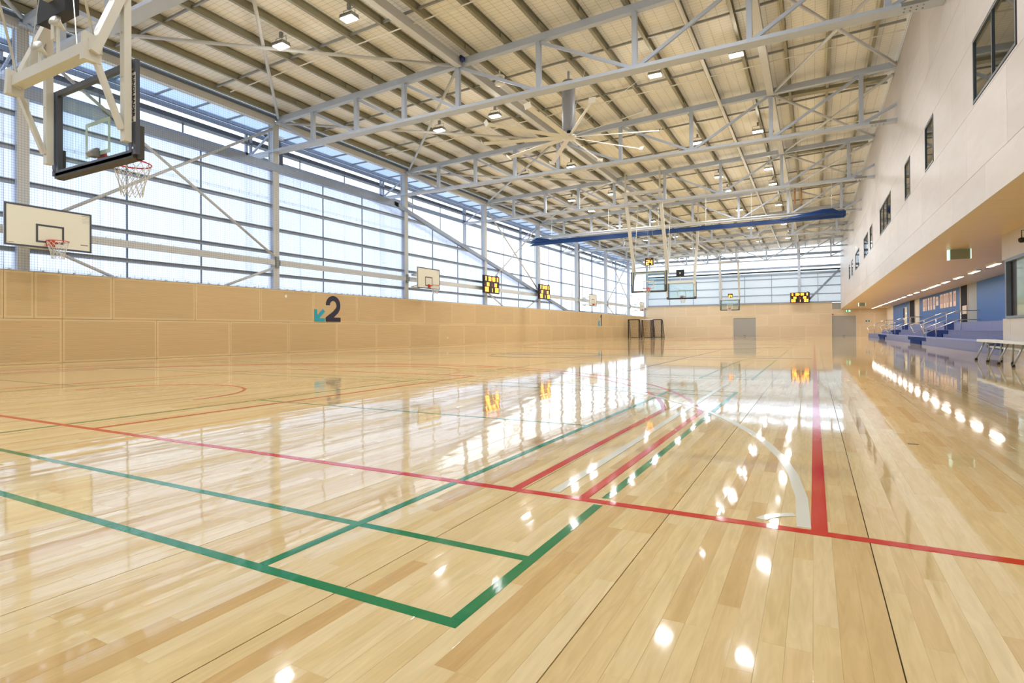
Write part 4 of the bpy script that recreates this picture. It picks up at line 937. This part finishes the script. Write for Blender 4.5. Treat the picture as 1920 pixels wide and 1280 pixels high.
t = thing('wall_notice', 'small pale notice on the end wall right of the shutter', 'notice', (4.8,YB-0.02,1.6)); part('sheet', G().box(4.55,5.05,YB-0.012,YB-0.001,1.45,1.8), mat('notice_paper',(206,210,206),0.5), t); part('symbol', G().box(4.62,4.74,YB-0.015,YB-0.012,1.5,1.62).box(4.84,4.96,YB-0.015,YB-0.012,1.5,1.62), DKGREY, t)
t = thing('red_beacon', 'tiny red alarm box above the right roller shutter', 'alarm', (1.72,YB-0.05,2.28)); part('box', G().box(1.66,1.80,YB-0.06,YB-0.001,2.22,2.34), mat('alarm_red',(176,90,70),0.5), t)

# ---------------------------------------------------------------- portable goals
def goal(x, y, rot, m, label):
    r = thing('portable_goal', label, 'goal', (x,y,0), rot, 'dark portable goals in the far corner')
    W, Hh, D = 1.15, 1.9, 0.85
    for s in (-W/2,W/2): G().tube([(s,0,0.0),(s,0,Hh)],0.05,8).build('post', m, r, True); G().tube([(s,0,Hh),(s,0.35,Hh-0.05),(s,D,0.03),(s,0,0.03)],0.028,6).build('side_frame', BLACK, r, True)
    G().tube([(-W/2-0.04,0,Hh),(W/2+0.04,0,Hh)],0.05,8).build('crossbar', WHITE if m is PURPLE else BLACK, r, True)
    G().tube([(-W/2,D,0.03),(W/2,D,0.03)],0.028,6).build('ground_bar', BLACK, r, True)
    g = G(); n = 14
    for k in range(n+1):
        u = -W/2+W*k/n; g.bar((u,0.35,Hh-0.06),(u,D,0.03),0.014,0.014)
        z = 0.03+(Hh-0.09)*k/n; yy = D+(0.35-D)*k/n; g.bar((-W/2,yy,z),(W/2,yy,z),0.014,0.014)
    for s in (-W/2,W/2):
        for k in range(1,10): z = Hh*k/10; g.bar((s,0,z),(s,D+(0.35-D)*k/10,z),0.008,0.008); u = D*k/11; g.bar((s,u,0.03),(s,u*0.5,Hh-0.03),0.008,0.008)
    g.build('goal_net', BLACK, r)
goal(-15.35,58.6,0.0,PURPLE,'portable goal with white topped crossbar in the far left corner')
goal(-14.75,59.9,radians(-8),BLACK,'black portable goal on the right of the pair in the corner')
goal(-16.75,58.4,0.0,BLACK,'black netted goal leaning at the left of the corner goals')

# ---------------------------------------------------------------- flexible ducts hung near the second column
for k, y in enumerate((14.95,15.4)):
    t = thing('hanging_cable_loom', ['nearer','farther'][k]+' dark cable loom dropping outside the column under the eaves', 'cable', (XL-0.5,y,8.4), 0, 'dark cable looms')
    part('loom', G().tube([(-18.9,y-0.1,8.58),(-18.75,y,8.35),(-18.7,y+0.05,8.0),(-18.68,y+0.05,6.95)],0.075,8), NET, t, True)
    part('mount_block', G().box(-19.0,-18.7,y-0.2,y+0.2,8.5,8.59), WHITE, t)
tag(G().tube([(XL-0.7,22.9,8.3),(XL-0.7,22.9,7.5),(XL-0.7,23.5,7.4)],0.05,8).build('drain_pipe', STEEL, None, True), 'short bent grey pipe behind the third visible column', 'pipe')
tag(G().tube([(-18.3,46.8,8.4),(-18.3,46.8,2.3)],0.06,8).build('rain_pipe', TRAY, None, True), 'dark vertical downpipe between the far left columns', 'pipe')

t = thing('orange_lit_roof_pipe', 'short pipe pair painted as lit orange, dropping from the roof above the blue curtain', 'pipe', (-0.74,38.2,9.3))  # orange light on the pipes is put into their colour
for d in (0,0.35): part('pipe', G().tube([(-0.95+d,38.2,8.35),(-0.95+d,38.2,9.35)],0.04,8), ORANGEP, t, True)
# outside ground
gr = structure(G().box(-120,-20.5,-60,140,-0.6,-0.3).box(-20.5,120,YB+0.6,140,-0.6,-0.3).box(-20.5,120,-60,YF-0.6,-0.6,-0.3).build('ground_outside', GROUND)); gr['label'] = 'paved ground outside the hall'
